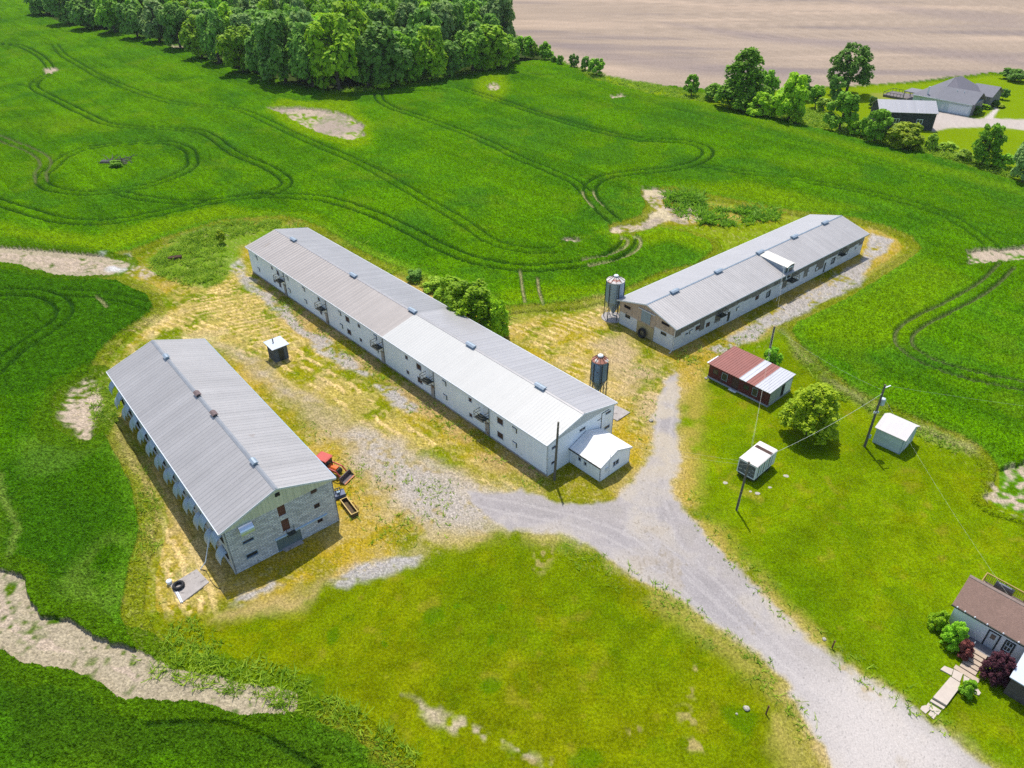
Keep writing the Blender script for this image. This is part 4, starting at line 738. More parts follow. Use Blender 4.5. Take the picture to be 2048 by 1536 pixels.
def farmhouse():
    e=empty('farmhouse',(133.7,237.4,0),-.82,'grey roofed ranch farmhouse with white garage door beyond the dark barn','house')
    ws=mat('pale blue grey siding',(.50,.58,.62),rough=.7,stripe=('z',5,.1)); st=mat('grey stone veneer',(.20,.19,.19),rough=.9,noise=(2,.4)); sh=mat('grey asphalt shingles',(.20,.20,.225),rough=.9,noise=[(3,.2),(.5,.1)]); sh2=mat('darker shingles',(.145,.14,.165),rough=.9,noise=[(3,.2)])
    MB().box(-8.6,9,0.02,9,0,3.5).build('wall',ws,e); MB().box(-6,6,9,20,0,3.5).build('rear_wall',ws,e)
    MB().box(9.004,9.1,0,9,0,3.4).build('stone_wall',st,e); mb=MB(); mb.box(3,9.4,14.4,23.6,0,3.4); mb.prism([(14.4,3.4),(23.6,3.4),(19,5.4)],'x',3,9.4); mb.build('wing_wall',st,e)
    mb=MB(); a=.45
    # garage gable roof
    mb.prism([(-a,3.4),(-a,3.55),(4.7,6.3),(9.6,3.55),(9.6,3.4),(4.7,6.1)],'x',-2,9.6); mb.build('garage_roof',sh,e)
    mb=MB(); v=[(-9.2,-a,3.45),(6.3,-a+.05,3.45),(7.2,9.5,3.45),(6.5,20.6,3.45),(-6.6,20.6,3.45),(-9.2,10,3.45),(-1.6,11.2,8.),(-1.2,14.6,8.)]
    mb.add(v,[(0,1,6),(1,2,7,6),(2,3,7),(3,4,7),(4,5,6,7),(5,0,6),(5,4,3,2,1,0)]); mb.build('roof',sh2,e)
    mb=MB(); mb.add([(-9.22,-a-.02,3.47),(-1.6,-a-.02,3.47),(-1.6,11.15,8.06),(-9.22,10,3.47)],[(0,1,2),(0,2,3)]); mb.build('roof_slope',sh,e,fix=False)
    mb=MB(); mb.prism([(13.9,3.2),(13.9,3.4),(19,5.75),(24.1,3.4),(24.1,3.2),(19,5.5)],'x',2.5,9.9); mb.build('wing_roof',sh,e)
    MB().box(2.5,8.5,-.04,.016,.1,2.6).build('garage_door',M['whitemetal'],e,label='wide white garage door'); MB().box(.3,1.2,-.03,.016,.1,2.2).build('side_door',M['trim'],e)
    for x in (-6.5,-3): o=MB().box(x,x+1.2,-.03,.016,1.2,2.4).build('window',M['trim'],e); MB().box(x+.12,x+1.08,-.05,-.032,1.3,2.3).build('pane',M['glass'],o)
    MB().box(-8.7,9.1,-.56,-.46,3.28,3.5).build('gutter',M['trim'],e); MB().tube([(-5,1,3.6),(-5,1,6.3)],.22,8).build('flue',M['whitemetal'],e)
    for x in (2.5,4.5): MB().tube([(x,3.5,5.5),(x,3.5,6.1)],.12,6).build('roof_vent',M['whitemetal'],e)
    mb=MB(); mb.box(-13,-9.3,3,9,3.1,3.3)
    for x in(-12.9,-9.5):
        for y in (3.1,8.7): mb.box(x,x+.2,y,y+.2,0,3.1)
    mb.build('porch',sh,e)
    MB().box(-20,-9.3,5,12,0.05,.7).build('deck',mat('grey deck boards',(.16,.14,.14),noise=(1,.2)),e)
    mb=MB()
    for y in (5,12): mb.box(-20,-13.2,y-.05,y+.05,1.5,1.6); [mb.box(-20+k*1.1,-19.9+k*1.1,y-.05,y+.05,.7,1.5) for k in range(7)]
    mb.box(-20.05,-19.95,5.05,11.95,1.5,1.6); mb.build('deck_railing',M['steel_dark'],e)
farmhouse()
def white_house():
    e=empty('white_house',(43.033,46.257,0),-.823,'white sided house with a brown shingle roof and front steps in the lower right corner','house')
    L,W,he,hr=15.,4.7,2.98,5.1; ws=mat('white clapboard',(.88,.87,.88),rough=.7,stripe=('z',7,.10),noise=(1,.05)); sh=mat('brown asphalt shingles',(.30,.19,.15),rough=.95,noise=[(9,.35),(2,.15),(.5,.1)],bump=(12,.4))
    holes=[(3.33,4.17,.35,2.36),(4.83,5.43,1.05,2.32)]; mb=MB()
    us=sorted({0.,L}|{h[i] for h in holes for i in(0,1)}); zs=sorted({0.,he}|{h[i] for h in holes for i in(2,3)})
    for a,c in zip(us,us[1:]):
        for d,f in zip(zs,zs[1:]):
            if not any(h[0]<=a+1e-6 and c<=h[1]+1e-6 and h[2]<=d+1e-6 and f<=h[3]+1e-6 for h in holes): mb.box(a,c,0,.15,d,f)
    mb.prism([(.15,0),(W,0),(W,he),(W/2,hr+.0),(.15,he)],'x',0,.15); mb.build('wall',ws,e); MB().box(.153,L,W-.15,W-.003,0,he).build('rear_wall',ws,e)
    sl=(hr-he)/(W/2); 
    for q in (0,1):
        f=(lambda t:t) if q==0 else (lambda t:W-t); mb=MB(); mb.prism([(f(-.14),he-sl*.14+.02),(f(-.14),he-sl*.14+.16),(f(W/2),hr+.18),(f(W/2),hr+.04)],'x',-.3,L+.3); mb.build('roof',sh,e)
    MB().prism([(W/2-.17,hr+.03),(W/2-.17,hr+.07),(W/2,hr+.225),(W/2+.17,hr+.07),(W/2+.17,hr+.03),(W/2,hr+.19)],'x',-.3,L+.3).build('ridge_cap',mat('pale ridge shingles',(.34,.25,.21),noise=(6,.3)),e)
    MB().box(-.32,L,-.24,-.144,he-.12,he+.02).build('gutter',M['steel_dark'],e); 
    for x in (.2,.9,1.8,2.9,4.3,5.6): MB().lathe([(0,0),(.07,.04),(.09,.1),(.05,.18),(0,.2)],8,(x,-.2,he+.0)).build('eave_lamp',M['whitemetal'],e)
    dk=mat('dark slate trim',(.045,.05,.055),noise=(3,.2))
    mb=MB()
    for a in ((3.2,3.33,.3,2.5),(4.17,4.3,.3,2.5),(3.33,4.17,2.36,2.5)): mb.box(a[0],a[1],-.05,.08,a[2],a[3])
    o=mb.build('door',dk,e); MB().box(3.33,4.17,.02,.06,.35,2.36).build('door_leaf',M['whitemetal'],o); MB().box(3.55,3.95,-.002,.018,1.5,2.12).build('pane',M['glass'],o)
    mb=MB()
    for a in ((4.70,4.83,.92,2.45),(5.43,5.56,.92,2.45),(4.83,5.43,2.32,2.45),(4.83,5.43,.92,1.05)): mb.box(a[0],a[1],-.05,.1,a[2],a[3])
    o=mb.build('window',dk,e); mb=MB()
    for a in ((4.83,4.90,1.05,2.32),(5.36,5.43,1.05,2.32),(5.10,5.16,1.12,2.25),(4.90,5.36,1.05,1.12),(4.90,5.36,2.25,2.32)): mb.box(a[0],a[1],-.01,.06,a[2],a[3])
    for q in ((4.90,5.10),(5.16,5.36)): mb.box(q[0],q[1],-.01,.06,1.66,1.72)
    mb.build('sash',M['whitemetal'],o); MB().box(4.90,5.36,.065,.09,1.12,2.25).build('pane',M['glass'],o)
    # porch and steps running out from the door
    MB().box(1.9,6.3,-1.15,-.003,0,.36).build('porch',mat('grey porch boards',(.20,.20,.22),stripe=('y',5,.2),noise=(2,.15)),e)
    cs=mat('tan concrete steps',(.46,.37,.29),rough=.95,noise=[(2,.15),(8,.1)]); ct=mat('dark step riser',(.10,.07,.05),noise=(3,.2))
    for k in range(5): o=MB().box(2.75,4.15,-1.153-.56*(k+1)+.07,-1.153-.56*k,0,.40-.07*k).build('step',cs,e); MB().box(2.75,4.15,-1.153-.56*(k+1)+.003,-1.153-.56*(k+1)+.067,0,.37-.07*k).build('riser',ct,o)
    MB().box(2.45,4.6,-4.5,-3.96,0,.06).build('landing_slab',cs,e)
    mb=MB()
    for y,z in ((-1.2,.3),(-2.2,.2),(-3.1,.1)): mb.bar((2.8,y,z),(2.8,y,z+.9),.04)
    mb.bar((2.8,-1.15,1.22),(2.8,-3.15,.98),.05); mb.build('handrail',M['galv'],e); MB().box(1.88,1.94,-1.1,-.1,.36,1.2).build('porch_rail',dk,e)
    # projecting wing
    MB().box(6.5,L,-3.8,-.003,0,2.45).build('wing_wall',mat('brown stone veneer',(.10,.085,.08),noise=(3,.5),rough=.9),e,label='dark stone wall of the front wing')
    mb=MB(); mb.prism([(-4.25,2.55),(-4.25,2.65),(-.26,2.86),(-.26,2.76)],'x',6.3,L); mb.build('wing_roof',mat('pale blue metal porch roof',(.52,.58,.66),rough=.45,stripe=('x',1.5,.06),noise=(2,.05)),e)
    # deck at the back with yellow timber rail
    tm=mat('yellow treated timber',(.33,.25,.075),rough=.8,noise=(2,.2)); MB().box(.5,L,W+.003,8.0,.5,.7).build('deck',mat('deck boards',(.34,.25,.17),stripe=('y',6,.2)),e)
    mb=MB(); y=8.0
    mb.box(.45,L,y-.05,y+.09,1.7,1.78); mb.box(.5,L,y,y+.04,.85,.9)
    for k in range(84): mb.box(.55+k*.17,.60+k*.17,y,y+.04,.9,1.7)
    for k in range(8): mb.box(.45+k*1.9,.57+k*1.9,y-.02,y+.1,0,1.7)
    mb.box(.45,.55,W+.1,y-.05,1.7,1.78); [mb.box(.48,.52,W+.2+k*.17,W+.25+k*.17,.7,1.7) for k in range(18)]; mb.build('deck_railing',tm,e)
    return e
WH=white_house()
def on_house(x,y,z=0): 
    c,s=math.cos(-.823),math.sin(-.823); return (43.033+x*c-y*s,46.257+x*s+y*c,z)
def grill():
    e=empty('barbecue_grill',on_house(2.4,7.35,.7),-.823,'black covered barbecue grill on the timber deck behind the white house','grill')
    mb=MB(); mb.prism([(-.35,0.05),(-.4,.75),(-.33,1.05),(-.12,1.22),(.12,1.22),(.33,1.05),(.4,.75),(.35,.05)],'x',-.85,.85); mb.build('cover',mat('black vinyl cover',(.018,.018,.02),rough=.35,spec=.6,noise=(3,.4),bump=(3,.8)),e)
    MB().prism([(-.3,1.07),(-.1,1.235),(.1,1.235),(.3,1.07)],'x',-.6,.6).build('lid',mat('grey vinyl lid',(.14,.15,.17),rough=.3,noise=(4,.5)),e)
grill()

# ---------------- feed bins ----------------
def bin_(name,x,y,r,zb,zc,za,tip,label,rusty,yaw):
    e=empty(name,(x,y,0),yaw,label,'feed bin')
    body=mat(name+' wall',(.24,.33,.42) if not rusty else (.12,.20,.29),rough=.45,metal=.35,noise=[(.9,.15),(4,.1)],stripe=('z',2.4,.3),rust=[(1.1,.58 if rusty else .72,(.10,.05,.045))])
    mb=MB(); prof=[]
    nz=int((zc-zb)/.14)
    for i in range(nz+1): prof.append((r+(.025 if i%2 else 0),zb+(zc-zb)*i/nz))
    mb.lathe([(r-.02,zb)]+prof,24); mb.build('cylinder',body,e,smooth=False)
    mb=MB(); mb.lathe([(.22,tip),(.24,tip+.1),(r,zb-.01)],24); mb.build('hopper',body,e)
    rm=mat(name+' roof',(.62,.58,.55) if not rusty else (.36,.15,.10),rough=.5,noise=(1.2,.1),rust=[(.9,.52 if not rusty else .6,(.36,.13,.09) if not rusty else (.62,.6,.56))])
    mb=MB(); mb.lathe([(r+.07,zc-.02),(r+.05,zc+.05),(.36,za-.22),(.34,za-.2)],24); rf=mb.build('cone_roof',rm,e)
    mb=MB()
    for k in range(10): a=2*math.pi*k/10; mb.bar((math.cos(a)*(r+.03),math.sin(a)*(r+.03),zc+.08),(math.cos(a)*.36,math.sin(a)*.36,za-.16),.05,.06)
    mb.build('roof_rib',M['steel_dark'],rf)
    mb=MB(); mb.lathe([(.38,za-.2),(.40,za-.05),(.3,za+.05),(0,za+.1)],14); mb.build('lid',M['whitemetal'],e)
    for k in range(6):
        a=2*math.pi*(k+.5)/6; c,s=math.cos(a)*(r+.07),math.sin(a)*(r+.07); MB().bar((c,s,0.08),(c,s,zc-.3),.10).build('leg',M['steel_dark'],e)
    mb=MB()
    for k in range(6):
        a=2*math.pi*(k+.5)/6;b2=2*math.pi*(k+1.5)/6; P=lambda q,z:(math.cos(q)*(r+.07),math.sin(q)*(r+.07),z)
        mb.bar(P(a,.3),P(b2,zb-.2),.035); mb.bar(P(b2,.3),P(a,zb-.2),.035)
    mb.build('brace',M['galv'],e)
    mb=MB(); a=-1.7; 
    for da in (-.12,.12): mb.bar((math.cos(a+da)*(r+.2),math.sin(a+da)*(r+.2),1.6),(math.cos(a+da)*(r+.2),math.sin(a+da)*(r+.2),zc),.04)
    for k in range(16): z=1.7+k*(zc-1.8)/15; mb.bar((math.cos(a-.12)*(r+.2),math.sin(a-.12)*(r+.2),z),(math.cos(a+.12)*(r+.2),math.sin(a+.12)*(r+.2),z),.03)
    mb.build('ladder',M['steel_dark'],e)
    MB().tube([(0,0,tip),(0,0,tip-.4),(.6,-.5,tip-.6)],.12,8).build('auger_boot',M['galv'],e)
bin_('feed_bin',16.96,107.9,1.45,3.35,7.0,7.9,.95,'tall feed bin with a pink and white conical roof beside the weathered barn',False,.3)
bin_('feed_bin',12.2,85.3,1.12,3.0,6.2,7.0,1.0,'rust streaked feed bin with a reddish conical roof behind the long barn',True,.2)
for (x,y,r_,lab) in ((16.96,107.9,1.9,'round pale concrete pad under the tall feed bin'),):
    props(MB().lathe([(r_,0),(r_,.13),(0,.13)],20,(x,y,0)).build('concrete_pad',M['concrete']),lab,'concrete pad')
def slab_obj(pts,h,name,label,cat,m): 
    P=[tuple(G(*p)[:2]) for p in pts]; return props(MB().prism(P,'z',0.,h).build(name,m),label,cat)
slab_obj([(341,1172),(394,1140),(419,1166),(362,1209)],.17,'concrete_pad','rectangular concrete pad with a tyre lying on it in the lower left','concrete pad',M['concrete'])
slab_obj([(1232,812),(1260,826),(1234,843),(1222,836),(1222,815)],.14,'concrete_pad','pale concrete pad against the right side of the long barn','concrete pad',M['concrete'])
slab_obj([(560,1098),(598,1078),(608,1086),(572,1104)],.15,'concrete_pad','shaded concrete apron before the sliding door of the block barn','concrete pad',M['concrete'])

def tyre(loc,rot,r,w_,label):
    o=MB(); prof=[]
    n=28; k=8; v=[];f=[]
    for i in range(n):
        a=2*math.pi*i/n
        for j in range(k):
            t=2*math.pi*j/k; rr=r*.72+r*.28*math.cos(t)*(1 if math.cos(t)>0 else .8)+(.03 if i%2 and math.cos(t)>.5 else 0); v.append((rr*math.cos(a),rr*math.sin(a),w_/2*math.sin(t)))
    for i in range(n):
        for j in range(k): f.append((i*k+j,((i+1)%n)*k+j,((i+1)%n)*k+(j+1)%k,i*k+(j+1)%k))
    o.add(v,f); o=o.build('tyre',M['rubber'],smooth=True); o.location=loc; o.rotation_euler=rot; return props(o,label,'tyre')
g_=G(357,1171,.35); tyre((g_.x,g_.y,.37),(0,0,0),.62,.4,'big black tyre lying flat on the concrete pad')
# tyre leaning on the barn door
a_=.688; ux,uy=math.cos(a_),math.sin(a_); nx,ny=math.sin(a_),-math.cos(a_)
tyre((17.735+nx*5.6-ux*.55,106.162+ny*5.6-uy*.55,.82),(R(80),0,a_-math.pi/2),.82,.42,'big black tyre leaning against the yellowish door of the weathered barn')
g_=G(342,1168); mb=MB(); mb.lathe([(.28,.17),(.3,.5),(.22,.56),(0,.58)],12,(0,0,0)); o=mb.build('bucket',M['whitemetal']); o.location=(g_.x-.1,g_.y,0); props(o,'small white bucket at the corner of the concrete pad','bucket')
g1=G(352,1184,.22); g2=G(362,1205,.22); mb=MB(); d_=Vector((.16,.02,0)); props(MB().tube([g1,g2],.06,6).build('short_pipe',M['whitemetal']),'left one of two short white pipes lying beside the tyre','pipe'); props(MB().tube([g1+d_,g2+d_],.06,6).build('short_pipe',M['whitemetal']),'right one of two short white pipes lying beside the tyre','pipe')
# drain pipe off the block barn
P0=G(418,1076,3.2); P1=G(411,1124,1.0); P2=G(401,1138,.15); props(MB().tube([P0,P1,P2],.055,7).build('drain_pipe',M['whitemetal']),'long white pipe sloping down from the block barn to the pad','pipe')
pts=[G(401,1139,.2),G(411,1141,.08),G(417,1150,.06),G(422,1163,.06),G(432,1174,.06),G(441,1178,.06)]; props(MB().tube(pts,.03,5).build('hose',M['rubber']),'black hose curling from the pad towards the block barn corner','hose')

# ---------------- tractor, implement, trough ----------------
def tractor():
    p=G(645.9,913.4,2.4); q=G(688.4,953.5,.3); yaw=math.atan2(q.y-p.y,q.x-p.x); e=empty('tractor',(p.x,p.y,0),yaw,'orange red compact tractor with front loader parked behind the block barn','tractor')
    org=mat('faded orange paint',(.62,.13,.02),rough=.4,noise=(2,.15)); red=mat('faded red paint',(.48,.07,.055),rough=.45,noise=(2,.15)); blk=M['steel_dark']
    mb=MB(); mb.prism([(-.9,2.3),(-.9,2.38),(-.7,2.46),(.75,2.46),(.95,2.38),(.95,2.3)],'y',-.72,.72); mb.build('cab_roof',red,e)
    mb=MB()
    for x,y in ((-.8,-.6),(-.8,.6),(.75,-.6),(.75,.6)): mb.bar((x,y,1.1),(x,y,2.3),.07)
    mb.build('cab_frame',blk,e); MB().box(.70,.73,-.57,.57,1.3,2.28).build('windscreen',M['glass'],e); MB().box(-.8,-.77,-.57,.57,1.3,2.28).build('rear_window',M['glass'],e)
    MB().box(-.85,.75,-.55,.55,.55,1.15).build('body',red,e); MB().box(-.45,.0,-.25,.25,1.15,1.6).build('seat',M['rubber'],e)
    mb=MB(); mb.prism([(-.36,.75),(-.36,1.35),(-.25,1.47),(.25,1.47),(.36,1.35),(.36,.75)],'x',.76,2.1); mb.build('hood',org,e); MB().box(2.104,2.25,-.32,.32,.6,1.3).build('grille',blk,e)
    MB().tube([(1.2,.2,1.4),(1.2,.2,2.0)],.04,6).build('exhaust',blk,e)
    for y in (-1,1):
        o=MB().tube([(-.3,y*.62,.68),(-.3,y*.98,.68)],.68,18).build('rear_wheel',M['rubber'],e); MB().tube([(-.3,y*.985,.68),(-.3,y*1.0,.68)],.36,14).build('rim',org,o)
        o=MB().tube([(1.65,y*.55,.42),(1.65,y*.8,.42)],.42,16).build('front_wheel',M['rubber'],e); MB().tube([(1.65,y*.805,.42),(1.65,y*.82,.42)],.22,12).build('rim',org,o)
        mb=MB(); mb.prism([(-1.0,1.15),(-.75,1.45),(.25,1.45),(.4,1.2),(.4,1.12),(-1.0,1.1)],'y',y*.6,y*.98); mb.build('fender',red,e)
        mb=MB(); mb.bar((.6,y*.62,1.45),(2.3,y*.62,1.35),.1,.16); mb.bar((2.3,y*.62,1.38),(3.0,y*.62,.5),.1,.16); mb.bar((.6,y*.62,.7),(.6,y*.62,1.5),.12); mb.build('loader_arm',red,e)
    mb=MB(); mb.prism([(2.95,.15),(3.0,.85),(3.1,.85),(3.06,.2),(3.75,.12),(3.75,.07)],'y',-.95,.95); mb.prism([(2.95,.1),(3.0,.85),(3.75,.1)],'y',-.99,-.955); mb.prism([(2.95,.1),(3.0,.85),(3.75,.1)],'y',.955,.99); bk=mb.build('bucket',mat('worn bucket steel',(.10,.075,.08),rough=.6,noise=(3,.4)),e)
    MB().box(3.65,3.82,-.95,.95,.122,.16).build('bucket_edge',mat('worn orange edge',(.5,.2,.1),noise=(3,.3)),bk)
tractor()
def implement():
    p=G(679,985,.6); e=empty('mower_attachment',(p.x-.15,p.y,0),-1.1,'dark blue mower attachment between the tractor and the yellow trough','machine')
    bl=mat('dark blue paint',(.05,.08,.16),rough=.4,noise=(3,.3)); mb=MB(); mb.prism([(-.6,.15),(-.65,.4),(-.3,.55),(.5,.5),(.6,.15)],'y',-.75,.75); mb.build('deck',bl,e)
    mb=MB(); mb.bar((-.2,-.3,.5),(-.2,-.3,1.1),.09); mb.bar((-.2,.3,.5),(-.2,.3,1.1),.09); mb.bar((-.2,-.3,1.1),(-.2,.3,1.1),.1); mb.bar((-.2,0,1.1),(.5,0,.5),.08); mb.build('hitch_frame',M['steel_dark'],e)
    mb=MB(); mb.box(-.15,.25,-.18,.18,.52,.85); mb.build('gearbox',M['ventmetal'],e)
    for y in (-.6,.6): MB().tube([(-.75,y-.06,.17),(-.75,y+.06,.17)],.17,12).build('wheel',M['rubber'],e)
implement()
def trough():
    a=G(684,1001,.6); b2=G(703,1026,.6); yaw=math.atan2(b2.y-a.y,b2.x-a.x); e=empty('feed_trough',((a.x+b2.x)/2+.25,(a.y+b2.y)/2+.15,0),yaw,'long open trough with yellowish rims lying beyond the blue attachment','trough')
    L=1.55; m=mat('dark rusty trough sides',(.09,.06,.03),rough=.8,noise=(3,.4)); mb=MB(); mb.box(-L,L,-.42,-.36,.1,.6); mb.box(-L,L,.36,.42,.1,.6); mb.box(-L,-L+.06,-.36,.36,.1,.6); mb.box(L-.06,L,-.36,.36,.1,.6); mb.box(-L+.06,L-.06,-.36,.36,.1,.16); mb.build('tub',m,e)
    rm=mat('yellow rim',(.50,.36,.13),noise=(3,.2)); mb=MB(); mb.box(-L,L,-.46,-.35,.602,.65); mb.box(-L,L,.35,.46,.602,.65); mb.box(-L,-L+.1,-.35,.35,.602,.65); mb.box(L-.1,L,-.35,.35,.602,.65); mb.build('rim',rm,e)
    mb=MB(); [mb.bar((x,.42,.15),(x,.75,.3),.06) for x in (-.6,.2,.9)]; mb.bar((-.6,.75,.3),(.9,.75,.3),.06); mb.build('hitch',M['rust'],e)
trough()

# ---------------- poles, wires, posts ----------------
def pole(px,py,h,r,label,lean=(0,0),name='utility_pole',cat='utility pole'):
    g=G(px,py); e=empty(name,(g.x,g.y,0),0,label,cat); MB().tube([(0,0,0),(lean[0]*.5,lean[1]*.5,h/2),(lean[0],lean[1],h)],[r,r*.88,r*.72],10).build('pole_shaft',M['pole'],e); return e,g
p1,g1=pole(1108.7,959.8,9.0,.17,'wooden utility pole leaning at the near corner of the long barn',(.2,0)); MB().box(.05,.32,-.06,.06,7.0,7.3).build('insulator_box',M['trim'],p1); MB().bar((.16,-.5,8.6),(.16,.5,8.6),.08).build('crossarm',M['pole'],p1)
p2,g2=pole(1473,1020,7.4,.15,'bare wooden utility pole standing in front of the white trailer box',(.15,0)); MB().tube([(.12,-.12,2.6),(.1,-.18,1.2),(.0,-.25,0.05)],.03,5).build('guy_guard',mat('yellow guy guard',(.6,.58,.25)),p2); MB().bar((.14,-.3,7.2),(.14,.3,7.2),.07).build('crossarm',M['pole'],p2)
p3,g3=pole(1729,893,9.8,.17,'tall utility pole carrying a grey transformer beside the small white shed',(-.1,0))
MB().lathe([(.30,0),(.33,.05),(.33,.85),(.27,.95),(0,.98)],16,(.42,.25,6.6)).build('transformer',mat('pale grey transformer',(.50,.58,.66),rough=.4,noise=(2,.08)),p3)
mb=MB(); mb.bar((-.1,0,7.2),(.4,.2,7.2),.06); mb.bar((-.1,0,6.8),(.4,.2,6.8),.06); mb.build('transformer_bracket',M['steel_dark'],p3)
MB().bar((.0,.0,9.35),(.75,.25,9.5),.13,.1).build('street_light',M['whitemetal'],p3); mb=MB(); [mb.lathe([(.07,0),(.1,.1),(.06,.22),(0,.25)],8,(x,-.1,5.6)) for x in (-.35,-.1,.15)]; mb.bar((-.45,-.1,5.55),(.25,-.1,5.55),.08); mb.build('insulator',M['trim'],p3); MB().box(-.02,.22,-.3,-.14,1.6,2.1).build('meter_box',M['ventmetal'],p3)
p4,g4=pole(1531,737,7.3,.19,'dark vine clad utility pole behind the red roofed shed',(-.1,0))
g5=G(1553,602); e5=empty('service_mast',(g5.x,g5.y,0),0,'thin pale service mast standing in front of the dormer of the weathered barn','mast'); MB().tube([(0,0,0),(0,0,6.8)],.05,8).build('pole_shaft',M['whitemetal'],e5); mb=MB(); mb.box(-.2,.15,-.1,.1,2.6,3.1); mb.build('meter_box',M['whitemetal'],e5); MB().bar((-.4,0,6.5),(.4,0,6.5),.05).build('crossarm',M['whitemetal'],e5)
wirem=mat('aluminium wire',(.62,.64,.55),rough=.5)
wn=[0]
def wire(a,b,sag,label,r=.0055):
    a=Vector(a);b=Vector(b); n=16; pts=[a.lerp(b,i/n)-Vector((0,0,sag*4*(i/n)*(1-i/n))) for i in range(n+1)]
    props(MB().tube(pts,r,4).build('overhead_wire',wirem),label,'wire')
top=lambda g,h,dx=0,dy=0: (g.x+dx,g.y+dy,h)
wire(top(g1,8.6,.16,-.45),top(g2,7.2,.14,-.28),.7,'lower overhead wire from the barn corner pole to the trailer pole')
wire(top(g1,8.6,.16,.45),top(g2,7.2,.14,.28),.55,'upper overhead wire from the barn corner pole to the trailer pole')
wire(top(g2,7.2,.14,-.25),top(g4,7.0,-.25,0),.5,'left overhead wire from the trailer pole to the vine clad pole')
wire(top(g2,7.2,.14,.25),top(g4,7.0,.05,0),.6,'right overhead wire from the trailer pole to the vine clad pole')
wire(top(g4,7.2),top(g5,6.5),.3,'overhead wire from the vine clad pole to the service mast')
wire(top(g2,7.1),top(g3,8.6),.8,'long overhead wire from the trailer pole to the transformer pole',.018)
wire(top(g4,7.1),top(g3,8.9),.6,'overhead wire from the vine clad pole to the transformer pole')
wire(top(g3,9.5,.5,.2),(g3.x+42,g3.y-9,9.2),.6,'overhead wire leaving the transformer pole towards the right edge')
wire(top(g3,8.3),on_house(9,-1,3.6),.8,'overhead service wire from the transformer pole to the white house')
wire(top(g1,8.3,.1,0),(11.5,70.5,5.6),.15,'short service wire from the barn corner pole to the barn end wall')
def post(px,py,h,label,name='wooden_post'):
    g=G(px,py); mb=MB(); mb.tube([(0,0,0),(.02,.02,h)],[.08,.065],7); mb.bar((-.0,.0,h-.25),(.18,.05,h-.25),.05); o=mb.build(name,mat('brown post wood',(.15,.07,.04),noise=(4,.3))); o.location=(g.x,g.y,0); return props(o,label,'post')
post(1664,1296,1.1,'short reddish wooden post on the lawn edge right of the drive'); post(1532,1428,1.25,'short dark wooden post in the grass left of the drive')
def stone(px,py,s,label,seed=0,m=None,name='white_stone'):
    g=G(px,py); rg=random.Random(seed); mb=MB(); prof=[(s*.7,0),(s,s*.35),(s*.75,s*.75),(0,s*.95)]; mb.lathe(prof,9); mb.v=[(x*rg.uniform(.8,1.15),y*rg.uniform(.7,1.1),z*rg.uniform(.85,1.1)) for x,y,z in mb.v]
    o=mb.build(name,m or mat('pale stone',(.40,.37,.31),noise=(2,.2))); o.location=(g.x,g.y,0.0); o.scale=(1,1,.3) if 'flat' in label else (1,1,1); o.scale=(.8,.8,.2) if 'flat' in label else o.scale; return props(o,label,'stone')
stone(1648,1279,.22,'small white stone beside the reddish post',1); stone(1493,1418,.3,'white stone in the dark green grass left of the drive',2); stone(1473,1428,.12,'tiny white stone left of the larger white stone',3)
stone(1302,842,.32,'white stone at the left edge of the upper drive',4); stone(1574,760,.18,'tiny white stone',5) if 0 else None
stone(1451,966,.38,'flat pale stone at the left corner of the old foundation',6); stone(1515,987,.4,'flat pale stone at the near corner of the old foundation',7); stone(1572,952,.4,'flat pale stone at the right corner of the old foundation',8); stone(1540,975,.3,'flat pale stone on the right edge of the old foundation',9); stone(1501,983,.25,'small flat pale stone inside the old foundation',10)
stone(1412,757,.25,'pale stone by the left corner of the red roofed shed',11)
# path: slabs down to the drive (labels tell them apart)
cs=mat('pale paving slab',(.50,.43,.37),rough=.95,noise=[(2,.12),(9,.08)])
def paver(pts,h,label): P=[tuple(G(*p)[:2]) for p in pts]; props(MB().prism(P,'z',-.02,h).build('paving_slab',cs),label,'paving slab')
paver([(1884,1338),(1898,1326),(1906,1337),(1901,1352)][::-1] if 0 else [(1880,1340),(1888,1333),(1906,1340),(1902,1352)],.12,'short slab left of the foot of the house steps')
paver([(1907,1340),(1925,1349),(1919,1365),(1903,1355)],.12,'square slab at the foot of the house steps')
paver([(1927,1352),(1944,1362),(1938,1372),(1926,1366)],.12,'small slab right of the foot of the house steps')
paver([(1945,1366),(1961,1387),(1957,1392),(1948,1388),(1943,1376)],.12,'narrow slanting slab beside the small green bush')
paver([(1899,1357),(1918,1369),(1914,1383),(1891,1414),(1864,1398)],.3,'large slab of the path between house steps and drive')
paver([(1862,1400),(1889,1416),(1886,1420),(1859,1404)],.16,'thin low step below the large path slab')
paver([(1856,1406),(1882,1422),(1876,1431),(1851,1414)],.08,'wide slab below the thin path step')
paver([(1843,1413),(1851,1411),(1859,1420),(1851,1428),(1840,1419)],.07,'small left slab at the edge of the drive')
paver([(1861,1422),(1873,1430),(1867,1439),(1856,1429)],.07,'small right slab at the edge of the drive')
